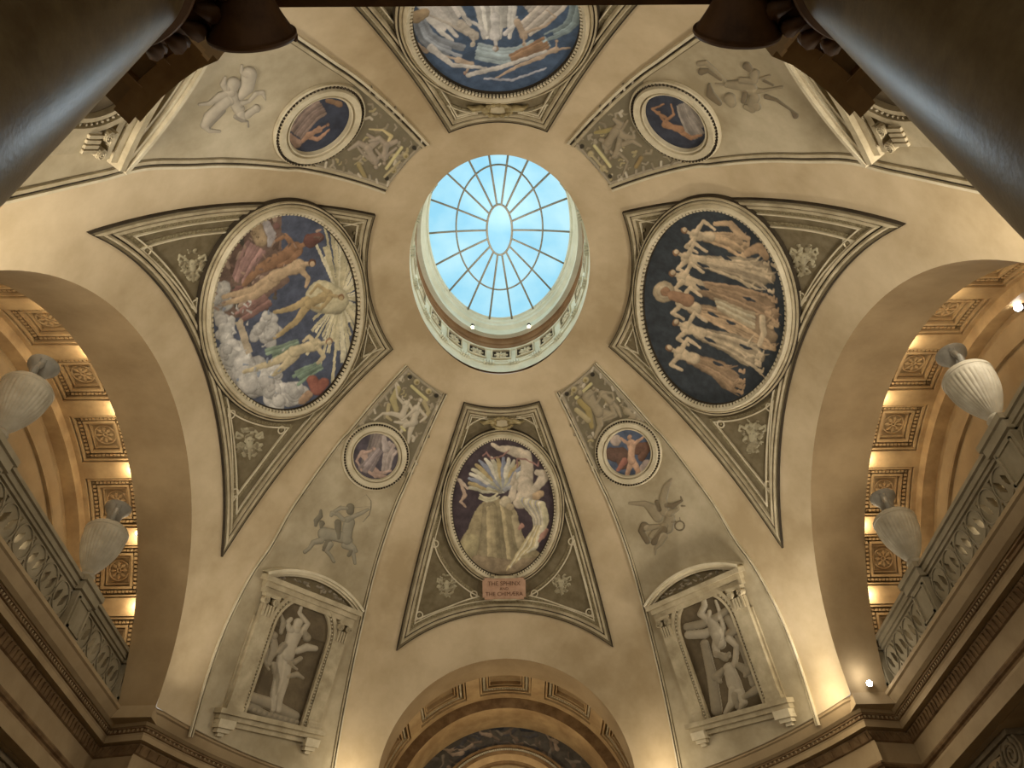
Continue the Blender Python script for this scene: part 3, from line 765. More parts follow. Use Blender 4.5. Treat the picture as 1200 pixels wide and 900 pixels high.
        mb.add([q+.024*cos(x)*e1+.013*sin(x)*e2+nq*h for h in (0., .013) for x in a[:-1]], [(i, (i+1) % 48, 48+(i+1) % 48, 48+i) for i in range(48)])
        mb.build('shield', 'mould', cr, True)
        for s_ in (-1, 1):
            mb = MB(); mb.tube([q+s_*(x*e1)+e2*y_+nq*h for x, y_, h in ((.015, .014*(-1 if s > 0 else 1)*-1*0+.0, .012), (.032, .006, .013), (.046, .0, .010), (.058, .004, .006))], [.006, .007, .006, .002], 8)
            mb.build('leaf_scroll', 'gilt', cr, True)
    if plaque:
        q = end_pt(1, 0., OVAL['end'][0]+.1716+.031); q = snap(q); nq = nin(q); e1 = np.array([1., 0, 0]); e2 = np.cross(nq, e1); e2 = e2*(1 if e2[2] > 0 else -1)
        pl = thing('title_plaque', 'pink plaque with two carved title lines under the front oval mural', 'plaque', q)
        w_, h_, c_ = .0565, .0275, .005; o8 = [(-w_+c_, -h_), (w_-c_, -h_), (w_-c_, -h_+c_), (w_, -h_+c_), (w_, h_-c_), (w_-c_, h_-c_), (w_-c_, h_), (-w_+c_, h_), (-w_+c_, h_-c_), (-w_, h_-c_), (-w_, -h_+c_), (-w_+c_, -h_+c_)]
        mb = MB(); n_ = len(o8)
        mb.add([q+e1*x+e2*y+nq*.004 for x, y in o8]+[q+e1*x+e2*y+nq*.030 for x, y in o8], [tuple(range(n_, 2*n_))]+[(i, (i+1) % n_, n_+(i+1) % n_, n_+i) for i in range(n_)])
        mb.build('tablet', 'plaque', pl)
        mb = MB()
        for x, y, w2, h2 in ((0, h_+.002, .034, .003), (-.03, h_+.004, .004, .004), (.03, h_+.004, .004, .004), (0, -h_-.001, .03, .002)):
            mb.hexa([q+e1*(x+a_)+e2*(y+b_)+nq*h for h in (.006, .033) for a_, b_ in ((-w2, -h2), (w2, -h2), (w2, h2), (-w2, h2))])
        mb.build('tablet_cresting', 'mould', pl)
        for txt, dy, sz in (('THE SPHINX', .0125, .0155), ('AND', -.0005, .0105), ('THE CHIMÆRA', -.0140, .0145)):
            cu = bpy.data.curves.new('letters', 'FONT'); cu.body = txt; cu.size = sz*S; cu.extrude = .004; cu.align_x = 'CENTER'; cu.align_y = 'CENTER'
            tmp = bpy.data.objects.new('tmp', cu); COL.objects.link(tmp); dg = bpy.context.evaluated_depsgraph_get()
            me = bpy.data.meshes.new_from_object(tmp.evaluated_get(dg)); bpy.data.objects.remove(tmp)
            V = np.array([v.co[:] for v in me.vertices])/S
            P = q+V[:, :1]*e1+(V[:, 1:2]+dy)*e2+nq*(.0302+V[:, 2:3])
            obj('lettering', P, [tuple(p.vertices) for p in me.polygons], 'letters', pl, False)

MURAL_LABEL = {
    'left': 'oval mural of figures, clouds and pale sun rays, left of the skylight',
    'right': 'oval mural of tan draped dancing figures on slate blue, right of the skylight',
    'front': 'oval mural with ochre mound and pale bent figure, above the pink plaque',
    'back': 'oval mural of white draped figures on deep blue, at the photo top edge'}
def art_left():
    a = Art(); q = random.Random(3)
    a.poly([(248, 330), (262, 290), (300, 250), (330, 246), (330, 300), (340, 330), (318, 345), (290, 372), (262, 372)], (128, 100, 82))
    for i in range(60): 
        x, y = q.uniform(254, 325), q.uniform(256, 360)
        if x-250 > (250-y)*.6+20: a.limb([(x, y, q.uniform(2, 5)), (x+q.uniform(-7, 7), y+q.uniform(-7, 7), q.uniform(1, 3))], q.choice([(152, 112, 92), (176, 144, 118), (110, 84, 66), (140, 96, 84), (92, 84, 70), (190, 160, 132)]))
    a.limb([(300, 268, 9), (306, 282, 8)], (186, 156, 110)); a.limb([(312, 262, 5), (318, 275, 6), (316, 287, 3)], (186, 176, 172))
    for i in range(26): a.limb([(q.uniform(292, 308), q.uniform(258, 288), .9)], (88, 66, 44))
    a.drape([(300, 290), (288, 310), (280, 330)], (13, 9), (172, 128, 116), 6)
    a.drape([(312, 350), (295, 362), (280, 372)], (10, 7), (164, 118, 104), 5)
    c = (398, 350)                                   # rays
    for k in range(46):
        an = radians(-128+k*6.3+q.uniform(-2, 2)); L = q.uniform(50, 100) if k % 3 else q.uniform(80, 118)
        if 150 < degrees(an) % 360 < 232: L *= .55
        if 30 < degrees(an) % 360 < 66: L *= .6
        w = q.uniform(1.4, 3.2); x1, y1 = c[0]+cos(an)*L*.55, c[1]+sin(an)*L
        a.poly([(c[0]-sin(an)*.6, c[1]+cos(an)*.6), (x1-sin(an)*w, y1+cos(an)*w), (x1+sin(an)*w, y1-cos(an)*w), (c[0]+sin(an)*.6, c[1]-cos(an)*.6)], q.choice([(222, 208, 158), (206, 192, 142), (232, 220, 176)]))
    a.limb([(378, 348, 20), (392, 352, 17)], (214, 200, 150))
    for x, y, r in ((252, 338, 13), (262, 352, 13), (248, 358, 9), (262, 374, 10), (264, 392, 14), (272, 406, 13), (310, 378, 10), (316, 390, 13), (303, 388, 9), (272, 424, 18), (288, 436, 18), (300, 452, 20), (318, 444, 14), (330, 466, 14), (345, 462, 12), (262, 414, 8), (322, 462, 10)):
        a.cloud(x, y, r*1.25, 9)
    a.poly([(283, 372), (296, 412), (288, 416), (276, 378)], (196, 176, 142))
    # sky-borne figures, laid across towards the rays
    a.figure((322, 324), (350, 312), (366, 308), [[(350, 312), (342, 300), (330, 302)], [(352, 316), (362, 326), (358, 336)]], [[(322, 324), (296, 340), (262, 348)], [(322, 328), (300, 346), (262, 356)]], (206, 172, 124), (112, 72, 46))
    a.figure((318, 308), (346, 292), (362, 284), [[(346, 290), (334, 276), (324, 282)], [(350, 296), (340, 306), (326, 312)]], [[(318, 308), (300, 318), (286, 334)]], (168, 120, 76), (120, 66, 48))
    a.limb([(364, 282, 9), (374, 278, 6)], (122, 76, 62))
    a.figure((362, 356), (384, 346), (400, 348), [[(384, 342), (372, 334), (364, 344)], [(386, 350), (376, 362), (366, 360)]], [[(362, 356), (346, 378), (322, 396)], [(360, 352), (340, 362), (322, 366)]], (196, 168, 106), (160, 112, 62))
    a.drape([(350, 402), (332, 410), (314, 416)], (5, 8), (134, 156, 128), 4); a.drape([(376, 428), (360, 436), (346, 444)], (5, 9), (128, 152, 126), 5)
    a.figure((344, 412), (370, 404), (386, 400), [[(370, 402), (362, 394), (356, 400)], [(372, 408), (380, 418), (372, 426)]], [[(344, 412), (322, 424), (286, 436)], [(346, 416), (332, 430), (320, 440)]], (214, 194, 144), (162, 116, 76))
    a.limb([(366, 446, 7), (372, 456, 8), (380, 448, 6)], (168, 96, 72)); a.limb([(354, 470, 5), (362, 462, 5)], (190, 150, 110))
    for i in range(120):
        x, y = q.uniform(250, 380), q.uniform(270, 470); 
        if y > 350 and x > 262: c_ = q.choice([(214, 208, 196), (226, 222, 212), (186, 180, 170), (150, 160, 176)]) if x < 350-(470-y)*.3 else None
        else: c_ = q.choice([(160, 124, 100), (122, 96, 78), (186, 150, 122), (134, 104, 92)]) if y < 380-(x-250)*.8 else None
        if c_: a.limb([(x, y, q.uniform(.7, 2)), (x+q.uniform(-5, 5), y+q.uniform(-5, 5), q.uniform(.6, 1.8))], c_)
    return a, (84, 92, 114)
def art_right():
    a = Art(); tan, pale, br = (206, 168, 116), (218, 190, 142), (152, 108, 62); q = random.Random(21)
    rows = [(802, 272, 876, 288, 15), (792, 298, 906, 324, 22), (788, 322, 909, 368, 25), (786, 350, 908, 394, 23), (792, 380, 894, 418, 21), (784, 410, 870, 448, 18)]
    for i, (x, y, ex, ey, w) in enumerate(rows):
        hx, hy = x+30, y+(ey-y)*.22+2
        base = [tan, pale, (198, 158, 108)][i % 3]
        mx, my = (hx+ex)/2, (hy+ey)/2
        a.limb([(hx-4, hy, 7), (mx, my-1, w*.62), (ex-16, ey-3, w*.7), (ex-4, ey+1, w*.34)], tuple(int(c*.78) for c in base))
        for k in range(15):
            f = (k+.5)/15*2-1; b = q.uniform(-2.5, 2.5); L = q.uniform(.66, 1.05)
            x1, y1 = hx+(ex-hx)*L, hy+(ey-hy)*L
            g_ = q.uniform(.74, 1.08); c = tuple(min(255, int(v*g_)) for v in base)
            a.limb([(hx-3, hy+f*5, 1.5), (mx, my+f*w*.55+b, q.uniform(1.2, 2.2)), (x1-8, y1+f*w*.8+b, q.uniform(1.4, 2.6)), (x1+q.uniform(-2, 5), y1+f*w*.95-3*b, .7)], c)
        for k in range(5):                                   # curling hems
            f = q.uniform(-1, 1); cx, cy = ex-q.uniform(0, 12), ey+f*w*.8
            a.limb([(cx, cy, 2.4), (cx+4, cy+2, 2), (cx+5, cy-2, 1.2)], tuple(min(255, int(v*1.03)) for v in base))
        a.figure((hx, hy), (x+13, y+4), (x, y-2), [[(x+13, y+2), (x+22, y-13), (x+36, y-3)], [(x+12, y+8), (x+2, y+17), (x+15, y+24)]], [], pale, br, 1.5)
    a.limb([(838, 262, 3), (856, 262, 4), (868, 276, 5), (877, 280, 3)], tan); a.limb([(876, 296, 5), (890, 290, 6), (898, 302, 4)], (196, 156, 106))
    a.limb([(778, 342, 13)], (190, 166, 122)); a.limb([(779, 342, 9)], (206, 182, 138)); a.limb([(780, 342, 6)], (176, 128, 82)); a.limb([(788, 346, 6), (806, 352, 8)], (172, 126, 82))
    for k in range(5): a.limb([(838+k, 350+k*3, 2), (866, 362+k*3.4, 2.4), (884, 368+k*4.2, 2)], (212, 194, 150) if k % 2 else (186, 164, 120))
    a.limb([(893, 372, 4), (895, 390, 4), (890, 404, 3)], pale)
    for x, y, l_ in ((818, 308, 9), (816, 334, 10), (846, 300, 8), (872, 348, 9), (830, 366, 8), (852, 376, 7), (826, 396, 9), (868, 404, 9), (836, 424, 8)): a.limb([(x, y, 1.4), (x+l_*.6, y+l_*.3, 2.6), (x+l_*1.4, y+l_*.6, 1.2)], (56, 64, 72))
    return a, (58, 65, 70)
def art_front():
    a = Art(); q = random.Random(9)
    # ochre mound
    a.poly([(546, 676), (536, 640), (548, 620), (556, 600), (566, 588), (584, 584), (598, 588), (606, 602), (612, 626), (622, 640), (648, 660), (640, 676)], (176, 156, 106))
    a.limb([(552, 636, 11), (548, 648, 12)], (190, 172, 116)); a.limb([(574, 596, 9), (572, 650, 12)], (160, 142, 98))
    a.drape([(584, 594), (588, 630), (592, 668)], (14, 20), (178, 158, 108), 7); a.limb([(603, 606, 4), (610, 640, 5)], (186, 166, 118))
    a.limb([(560, 660, 10), (600, 668, 12), (630, 660, 8)], (162, 138, 98))
    # fanned plumes, blue, gold and cream
    for i in range(16):
        an = radians(178+i*9.2); L = 46-abs(i-6)*1.1
        c = [(206, 196, 160), (198, 172, 104), (146, 152, 168), (222, 212, 184)][i % 4]
        a.limb([(590, 576, 2.5), (590+cos(an)*L*.6, 574+sin(an)*L*.62, 3.6), (590+cos(an)*L, 570+sin(an)*L*.8, 2.2)], c)
    for i in range(10):
        an = radians(186+i*15); a.limb([(592, 574, 3), (592+cos(an)*20, 574+sin(an)*13, 2.4)], [(186, 178, 140), (160, 160, 160)][i % 2])
    a.drape([(562, 582), (574, 586), (584, 580)], (3, 3), (208, 196, 150), 3)
    a.limb([(540, 566, 2), (545, 580, 2.6), (540, 588, 2), (546, 594, 1.4)], (198, 164, 132)); a.limb([(537, 562, 2.4), (548, 572, 2)], (206, 180, 150))
    # pale figure bending over
    fl = (214, 194, 160)
    a.limb([(577, 521, 2.5), (584, 525, 3.2), (600, 528, 6), (616, 534, 7)], fl); a.limb([(616, 534, 7.5), (618, 552, 8), (616, 564, 9)], fl)
    a.limb([(614, 566, 10), (618, 578, 11), (610, 588, 9)], fl); a.limb([(630, 554, 4), (640, 556, 6.5), (628, 572, 5)], fl)
    a.limb([(604, 566, 3.5), (600, 582, 5), (594, 590, 4)], fl); a.limb([(592, 588, 7)], (206, 188, 146)); a.limb([(598, 594, 5)], (188, 166, 120))
    a.limb([(604, 554, 2), (600, 566, 3)], fl)
    for p in ([(566, 534, 1.2), (570, 530, 1.2), (576, 538, 1.3), (590, 534, 1.3), (596, 528, 1.2)], [(606, 548, 1.3), (606, 538, 1.3), (616, 538, 1.3), (630, 546, 1.3), (632, 538, 1.3)]): a.limb(p, (168, 118, 104))
    # cloud of pale plumes to the right
    for i in range(13):
        f = i/12; a.limb([(612+24*f, 586+5*f, 4), (628+12*f, 606+4*f, 4.2), (634+9*f-6, 626-4*f, 2.2)], [(214, 200, 150), (176, 168, 164), (204, 186, 128), (224, 210, 184)][i % 4])
    for i in range(8): a.limb([(628+i, 618, 3), (612+i*2.2, 642, 2.6), (594+i*3.4, 668-i*3, 1.2)], [(214, 192, 128), (226, 212, 170), (190, 168, 112)][i % 3])
    a.limb([(628, 582, 5), (634, 578, 4)], (206, 170, 118)); a.limb([(636, 628, 4), (640, 622, 3), (632, 634, 2)], (188, 134, 108)); a.limb([(612, 616, 3), (608, 620, 2)], (188, 134, 108))
    return a, (78, 62, 66)
def art_back():
    a = Art(); wh, fl = (206, 200, 190), (192, 166, 136)
    a.drape([(500, -50), (510, 0), (540, 38)], (30, 16), wh, 8); a.drape([(560, -60), (580, 0), (582, 44)], (34, 17), (212, 208, 198), 9); a.drape([(660, -50), (650, -10), (612, 30)], (30, 16), (204, 192, 176), 8)
    a.drape([(490, 22), (504, 48), (540, 64)], (8, 12), (150, 158, 168), 6); a.drape([(560, 60), (600, 66), (640, 48)], (10, 9), (160, 180, 186), 5)
    a.drape([(676, 8), (668, 30), (640, 44)], (9, 5), (140, 162, 164), 5); a.drape([(600, 70), (625, 58), (640, 50)], (7, 8), (166, 126, 86), 5)
    a.figure((540, 28), (556, 42), (554, 52), [[(548, 40), (526, 28), (504, 18)]], [], (196, 184, 166), (206, 196, 176))
    a.limb([(488, 20, 8), (498, 15, 6)], (186, 156, 108))
    a.figure((580, 20), (580, 42), (581, 57), [[(570, 40), (560, 30), (548, 22)], [(592, 40), (602, 30), (606, 20)]], [], (210, 206, 200), (178, 152, 122), 1.1)
    a.figure((606, 26), (614, 42), (614, 52), [[(616, 38), (640, 30), (652, 20), (640, 12)]], [], fl, (206, 190, 166))
    a.figure((636, 64), (652, 58), (652, 48), [[(654, 58), (668, 56)]], [[(636, 66), (606, 78), (580, 92)]], fl, (170, 140, 112), .8)
    a.figure((536, 70), (552, 76), (545, 86), [[(540, 70), (520, 66)]], [], (196, 172, 144), (186, 120, 92), .9)
    a.limb([(505, 56, 5), (530, 76, 3), (570, 80, 2)], wh); a.limb([(568, 92, 1.6), (600, 94, 1.8), (640, 80, 1.4)], (178, 182, 194)); a.limb([(548, 88, 3), (590, 78, 3), (640, 60, 2)], wh)
    a.limb([(486, 52, 4), (500, 60, 3)], fl)
    return a, (66, 92, 124)
ART = dict(left=art_left, right=art_right, front=art_front, back=art_back)
panel('side', -1, 'left'); panel('side', 1, 'right'); panel('end', 1, 'front', True); panel('end', -1, 'back')

# ------------------------------------------------------------------ diagonal panels
DL = [(476.5, 428), (413, 501), (400, 515), (359, 571), (340, 599), (317, 640), (292, 677.5), (257.5, 750), (222, 864)]
DR = [(522, 461), (480, 555), (465, 589), (450, 630), (438, 669), (422, 735), (404, 820), (390.5, 897), (384, 935)]
def px3(pts, fx=1, fy=1):
    p = np.array(pts, float); return on_dome(p[:, 0], p[:, 1])*[fx, fy, 1]
QN = [(251.8, 842), (370, 868), (419, 712), (311, 669)]      # niche frame corners: bottom left, bottom right, top right, top left
def homog(q):
    s = [(0, 0), (1, 0), (1, .885), (0, .885)]; Aq = []; b = []
    for (x, y), (u, v) in zip(s, q):
        Aq += [[x, y, 1, 0, 0, 0, -u*x, -u*y], [0, 0, 0, x, y, 1, -v*x, -v*y]]; b += [u, v]
    return np.append(np.linalg.solve(np.array(Aq), np.array(b)), 1).reshape(3, 3)
HN = homog(QN)
def niche_px(st):
    st = np.asarray(st, float)*[.92, 1]+[.04, 0]; q = np.c_[st, np.ones(len(st))]@HN.T; return q[:, :2]/q[:, 2:]
def quad_name(fx, fy): return ('far ' if fy > 0 else 'near ')+('left' if fx > 0 else 'right')
def diagonal(fx, fy):
    """fx=1, fy=1 is the surveyed far left panel"""
    nm = quad_name(fx, fy)
    L = resample(catmull(px3(DL, fx, fy), 6), 120); R = resample(catmull(px3(DR, fx, fy), 6), 120)
    mid = snap((L[60]+R[60])/2)
    root = thing('diagonal_panel', f'tall grey plaster panel between arches, {nm} of the dome', 'panel', mid, 'four grey diagonal panels')
    f = np.linspace(0, 1, 30)[None, :, None]; 
    def pol(P): x, y = P[:, 0]/A, P[:, 1]/B; return np.unwrap(np.arctan2(y, x)), np.hypot(x, y)
    (tL, rL), (tR, rR) = pol(L), pol(R); rL, rR = np.minimum(rL, .9635), np.minimum(rR, .9635)
    tt_ = tL[:, None]*(1-f[..., 0])+tR[:, None]*f[..., 0]; rr_ = rL[:, None]*(1-f[..., 0])+rR[:, None]*f[..., 0]
    G = lift(A*rr_*np.cos(tt_), B*rr_*np.sin(tt_)); G = G+nin(G)*.0018; V, F = grid(G)
    obj('panel_field', V, F if fx*fy < 0 else F[:, ::-1], 'grey', root, True)
    for k, E in (('a', L), ('b', R)):
        i0 = 18
        z_ = 1.7 if fy < 0 else 1.0
        sweep('edge_moulding', E, [(-.0045*z_, .0), (-.0043*z_, .0055), (-.0015*z_, .0055), (-.0012*z_, .001)], 'light', root, closed=False, inside=mid)
        sweep('edge_groove', E, [(-.0014*z_, .0), (-.0012*z_, .0024), (.0014*z_, .0026), (.0018*z_, .001)], 'dark', root, closed=False, inside=mid)
        sweep('edge_bead', E, [(.0014*z_, .001), (.0018*z_, .0050), (.0050*z_, .0045), (.0056*z_, .0012)], 'mould', root, closed=False, inside=mid)
        sweep('inner_groove', E, [(.0054*z_, .0), (.0056*z_, .0024), (.0066*z_, .0024), (.0068*z_, .001)], 'umber', root, closed=False, inside=mid)
    T_ = np.linspace(L[0], R[0], 12); T_ = lift(T_[:, 0], T_[:, 1])
    # roundel
    t = np.arange(96)*2*pi/96
    ring = lambda r: on_dome(439.5+r*np.cos(t), 534.2+r*1.01*np.sin(t))*[fx, fy, 1]
    ctr = on_dome(np.array([439.5]), np.array([534.2]))[0]*[fx, fy, 1]
    rd = thing('roundel_painting', ROUNDEL_LABEL[nm], 'painting', ctr, 'four round paintings in the diagonal panels')
    O = ring(27.); 
    sweep('roundel_frame', O, [(.001, .003), (-.001, .010), (-.004, .011), (-.005, .006), (-.0065, .006), (-.008, .012), (-.019, .013), (-.021, .009), (-.0215, .006), (-.0255, .006), (-.026, .009), (-.0285, .007), (-.029, 0)], 'light', rd, inside=ctr)
    Ob = ring(37.3); nb = 74; mb = MB(); Ob = resample(Ob, nb, True); nn = nin(Ob); T = np.roll(Ob, -1, 0)-np.roll(Ob, 1, 0); T /= np.linalg.norm(T, axis=1, keepdims=True); sd = np.cross(nn, T)
    for i in range(nb):
        p = Ob[i]; h = .0022; c = lambda a_, b_, z_: p+T[i]*a_*.0018+sd[i]*b_*h+nn[i]*z_
        mb.hexa([c(-1, -1, .005), c(1, -1, .005), c(1, 1, .005), c(-1, 1, .005), c(-1, -1, .0095), c(1, -1, .0095), c(1, 1, .0095), c(-1, 1, .0095)])
    mb.build('roundel_bead', 'dark', rd).__setitem__('kind', 'stuff')
    N = 90; gx, gy = np.meshgrid(np.linspace(-1, 1, N), np.linspace(-1, 1, N)); ex = gx*np.sqrt(1-gy*gy/2); ey = gy*np.sqrt(1-gx*gx/2)
    Pc = on_dome(439.5+27.6*ex, 534.2+27.9*ey)*[fx, fy, 1]; Pc = Pc+nin(Pc)*.003
    V, F = grid(Pc); u, v = survey(V); ar, base = ROUNDEL[nm](); obj('canvas', V, F, 'paint', rd, True, col=ar.paint(u, v, base))
    # niche frame
    def np3(st, h=0.):
        q = niche_px(st); P = on_dome(q[:, 0], q[:, 1])*[fx, fy, 1]; return P+nin(P)*np.reshape(h, (-1, 1))
    nc = np3([(.5, .45)])[0]
    ni = thing('niche_relief', NICHE_LABEL[nm], 'niche', nc, 'four framed niches on the diagonal panels')
    flip = fx*fy < 0
    def slab(mb, s0, s1, t0, t1, h0, h1, n=6, m=None):
        m = m or n
        ss, tt = np.meshgrid(np.linspace(s0, s1, m+1), np.linspace(t0, t1, n+1)); q = np.c_[ss.ravel(), tt.ravel()]
        top_ = np3(q, h1); bot = np3(q, h0); w = m+1; k = len(q); F = []
        for i in range(n):
            for j in range(m): F.append((k+i*w+j, k+i*w+j+1, k+(i+1)*w+j+1, k+(i+1)*w+j))
        ed = [j for j in range(m)]+[m+i*w for i in range(n)]+[n*w+m-j for j in range(m)]+[(n-i)*w for i in range(n)]
        for i in range(len(ed)): a_, b_ = ed[i], ed[(i+1) % len(ed)]; F.append((a_, b_, k+b_, k+a_))
        if flip: F = [x[::-1] for x in F]
        mb.add(np.concatenate([bot, top_]), F)
    def arcs(mb, cs, ctt, r0, r1, hh, a0, a1, asp, n=24):
        """arched strip: radii r0..r1 in width units, asp = height/width ratio"""
        a_ = np.radians(np.linspace(a0, a1, n+1)); pr = [(r0, 0), (r0, hh), (r1, hh), (r1, 0)]; rows = []
        for r, h in pr: rows.append(np3(np.c_[cs+r*np.cos(a_), ctt+r*asp*np.sin(a_)], h))
        V, F = grid(np.array(rows)); F = [tuple(x) for x in F]; mb.add(V, F if flip else [x[::-1] for x in F])
    AS = .70
    mb = MB()
    slab(mb, .18, .82, .06, .60, .0015, .003); a_ = np.radians(np.linspace(0, 180, 25)); fan = np.c_[.5+.32*np.cos(a_), .60+.32*AS*np.sin(a_)]
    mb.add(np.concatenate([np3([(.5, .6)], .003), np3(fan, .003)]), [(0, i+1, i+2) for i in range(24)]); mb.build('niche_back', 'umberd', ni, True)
    for j0, j1 in ((-.02, .18), (.82, 1.02)):
        mb = MB(); slab(mb, j0, j1, .06, .62, .001, .006); mb.build('jamb_field', 'mould', ni, True, angle=30)
    for s0, s1 in ((.0, .13), (.87, 1.0)):
        mb = MB(); slab(mb, s0, s1, .11, .62, .004, .015, 12, 3); pi_ = mb.build('pilaster', 'mould', ni, True, angle=30)
        mb = MB(); slab(mb, s0-.02, s1+.02, .06, .085, .004, .020, 2); slab(mb, s0-.01, s1+.01, .085, .11, .004, .017, 2); mb.build('pilaster_base', 'mould', pi_, False)
        mb = MB(); slab(mb, s0, s1, .62, .70, .004, .015, 3); slab(mb, s0-.015, s1+.015, .745, .765, .004, .021, 2)
        for c_ in (s0+.012, s1-.012):
            q = np3([(c_, .725)], .014)[0]; n_ = nin(q); e1 = np.cross(n_, [0, 0, 1.]); e1 /= np.linalg.norm(e1); e2 = np.cross(n_, e1)
            mb.tube([q-n_*.006, q+n_*.007], [.0085, .0085], 14)
            sp = np.linspace(0, 4.5*pi, 40); mb.tube([q+n_*.008+(.0078*(1-x/(5*pi)))*(cos(x)*e1+sin(x)*e2) for x in sp], .0011, 5)
        for i in range(4): c_ = s0+.02+i*(s1-s0-.04)/3; slab(mb, c_-.01, c_+.01, .63, .70, .012, .019, 2)
        mb.build('ionic_capital', 'mould', pi_, False)
    mb = MB()
    for r0, r1, h in ((.30, .325, .012), (.325, .35, .008), (.35, .385, .015)):
        arcs(mb, .5, .60, r0, r1, h, 0, 180, AS)
        slab(mb, .5-r1, .5-r0, .06, .60, .001, h, 10, 1); slab(mb, .5+r0, .5+r1, .06, .60, .001, h, 10, 1)
    mb.build('arch_moulding', 'mould', ni, True, angle=30)
    mb = MB()
    for i in range(30):
        a_ = radians(3+174*i/29); q = np3([(.5+.337*cos(a_), .60+.337*AS*sin(a_))], .009)[0]; n_ = nin(q); mb.tube([q, q+n_*.004], [.0028, .0018], 6)
        for s_ in (-1, 1):
            if i < 26: q = np3([(.5+s_*.337, .08+i*.02)], .009)[0]; n_ = nin(q); mb.tube([q, q+n_*.004], [.0028, .0018], 6)
    mb.build('bead_course', 'light', ni).__setitem__('kind', 'stuff')
    mb = MB(); slab(mb, -.03, 1.03, .765, .80, .001, .014, 2, 10); slab(mb, -.04, 1.04, .80, .835, .001, .018, 2, 10); slab(mb, -.07, 1.07, .835, .865, .001, .027, 2, 10)
    mb.build('entablature', 'mould', ni, True, angle=30)
    # spandrel infill above the arch
    ss = np.linspace(.115, .885, 25); lo = .60+AS*np.sqrt(np.maximum(.38**2-(ss-.5)**2, 0)); mb = MB()
    V, F = grid(np.array([np3(np.c_[ss, lo], .007), np3(np.c_[ss, np.full(25, .765)], .007)])); mb.add(V, [tuple(x) for x in (F[:, ::-1] if flip else F)]); mb.build('spandrel_field', 'mould', ni, True)
    # segmental pediment
    mb = MB(); R_ = .93; c_ = 90-degrees(math.asin(.57/R_)); cy = .865-R_*.55*sin(radians(c_))
    for r0, r1, h in ((R_-.055, R_-.03, .016), (R_-.03, R_, .022), (R_, R_+.03, .028)):
        arcs(mb, .5, cy, r0, r1, h, c_, 180-c_, .55)
    mb.build('pediment_arc', 'light', ni, True, angle=30)
    mb = MB(); ss = np.linspace(-.03, 1.03, 30); hi = cy+.55*np.sqrt(np.maximum((R_-.055)**2-(ss-.5)**2, 0)); V, F = grid(np.array([np3(np.c_[ss, np.full(30, .865)], .006), np3(np.c_[ss, np.maximum(hi, .865)], .006)]))
    mb.add(V, [tuple(x) for x in (F[:, ::-1] if flip else F)]); tf = mb.build('pediment_field', 'umber', ni, True)
    if fy > 0:
        ar = Art(); q = random.Random(int(5+fx))
        for i in range(26):
            s_ = q.uniform(.1, .9); hm = (.55*sqrt((R_-.055)**2-(s_-.5)**2)+cy-.865)
            p = niche_px([(s_, .865+.02+q.random()*max(hm-.035, 0))])[0]
            if fx < 0: P = on_dome(p[0], p[1])*[-1, 1, 1]; p = survey(P)
            ar.limb([(p[0], p[1], q.uniform(1.2, 2.6)), (p[0]+q.uniform(-4, 4), p[1]+q.uniform(-2, 2), 1)], q.choice([(150, 138, 116), (128, 118, 98), (166, 154, 130)]))
        bp = np3([(0, .86), (1, .86), (.5, 1.08)]); bu, bv = survey(bp)
        relief('foliage', ar, (bu.min(), bv.min()-2, bu.max(), bv.max()+2), 'stucco', tf, unit=.0016, base=(140, 128, 104), lift0=.006)
    mb = MB(); slab(mb, -.08, 1.08, .03, .06, .001, .026, 2, 10); slab(mb, -.06, 1.06, .0, .03, .001, .018, 2, 10); slab(mb, -.05, 1.05, -.03, .0, .001, .010, 2, 10)
    mb.build('sill', 'mould', ni, True, angle=30)
    for s0, s1 in ((-.05, .11), (.89, 1.05)):
        mb = MB(); slab(mb, s0, s1, -.05, .0, .001, .022, 2, 2); slab(mb, s0+.02, s1-.02, -.075, -.05, .001, .016, 2, 2); slab(mb, s0+.05, s1-.05, -.095, -.075, .001, .010, 2, 2)
        mb.build('console', 'light', ni)
    if fy > 0:
        relief('statue_relief', NICHE_ART[nm](), (270, 690, 400, 860) if fx > 0 else (790, 680, 910, 850), 'stucco', ni, unit=.0022, step=.7, base=(176, 164, 138), lift0=.0035, label='pale standing figures in relief')
ROUNDEL_LABEL = {
    'far left': 'round painting of a winged figure in mauve greys, far left diagonal panel',
    'far right': 'round painting of a tan figure and brown wings on blue, far right diagonal panel',
    'near left': 'round painting of a brown draped figure on navy, near left diagonal panel',
    'near right': 'round painting of a crouching draped figure on navy, near right diagonal panel'}
NICHE_LABEL = {
    'far left': 'framed niche with pediment holding tall standing pair of figures on a disc',
    'far right': 'framed niche with pediment holding entwined kneeling figures and draped columns',
    'near left': 'framed niche mostly hidden behind the near left column',
    'near right': 'framed niche mostly hidden behind the near right column'}
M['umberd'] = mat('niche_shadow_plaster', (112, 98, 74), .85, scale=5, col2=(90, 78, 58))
def r_fl():
    a = Art(); a.drape([(425, 552), (440, 522), (444, 510)], (6, 10), (142, 126, 116), 5); a.drape([(452, 552), (455, 535), (462, 522)], (5, 8), (184, 164, 150), 5)
    a.figure((432, 543), (426, 532), (438, 526), [[(424, 530), (418, 540), (424, 552)]], [[(432, 545), (445, 555), (458, 552)], [(430, 548), (440, 558), (452, 558)]], (202, 164, 140), (166, 138, 124), 1.4)
    a.drape([(446, 527), (436, 540), (428, 552)], (4, 9), (158, 140, 134), 6); a.limb([(450, 512, 3), (452, 526, 5)], (190, 172, 160)); return a, (94, 84, 92)
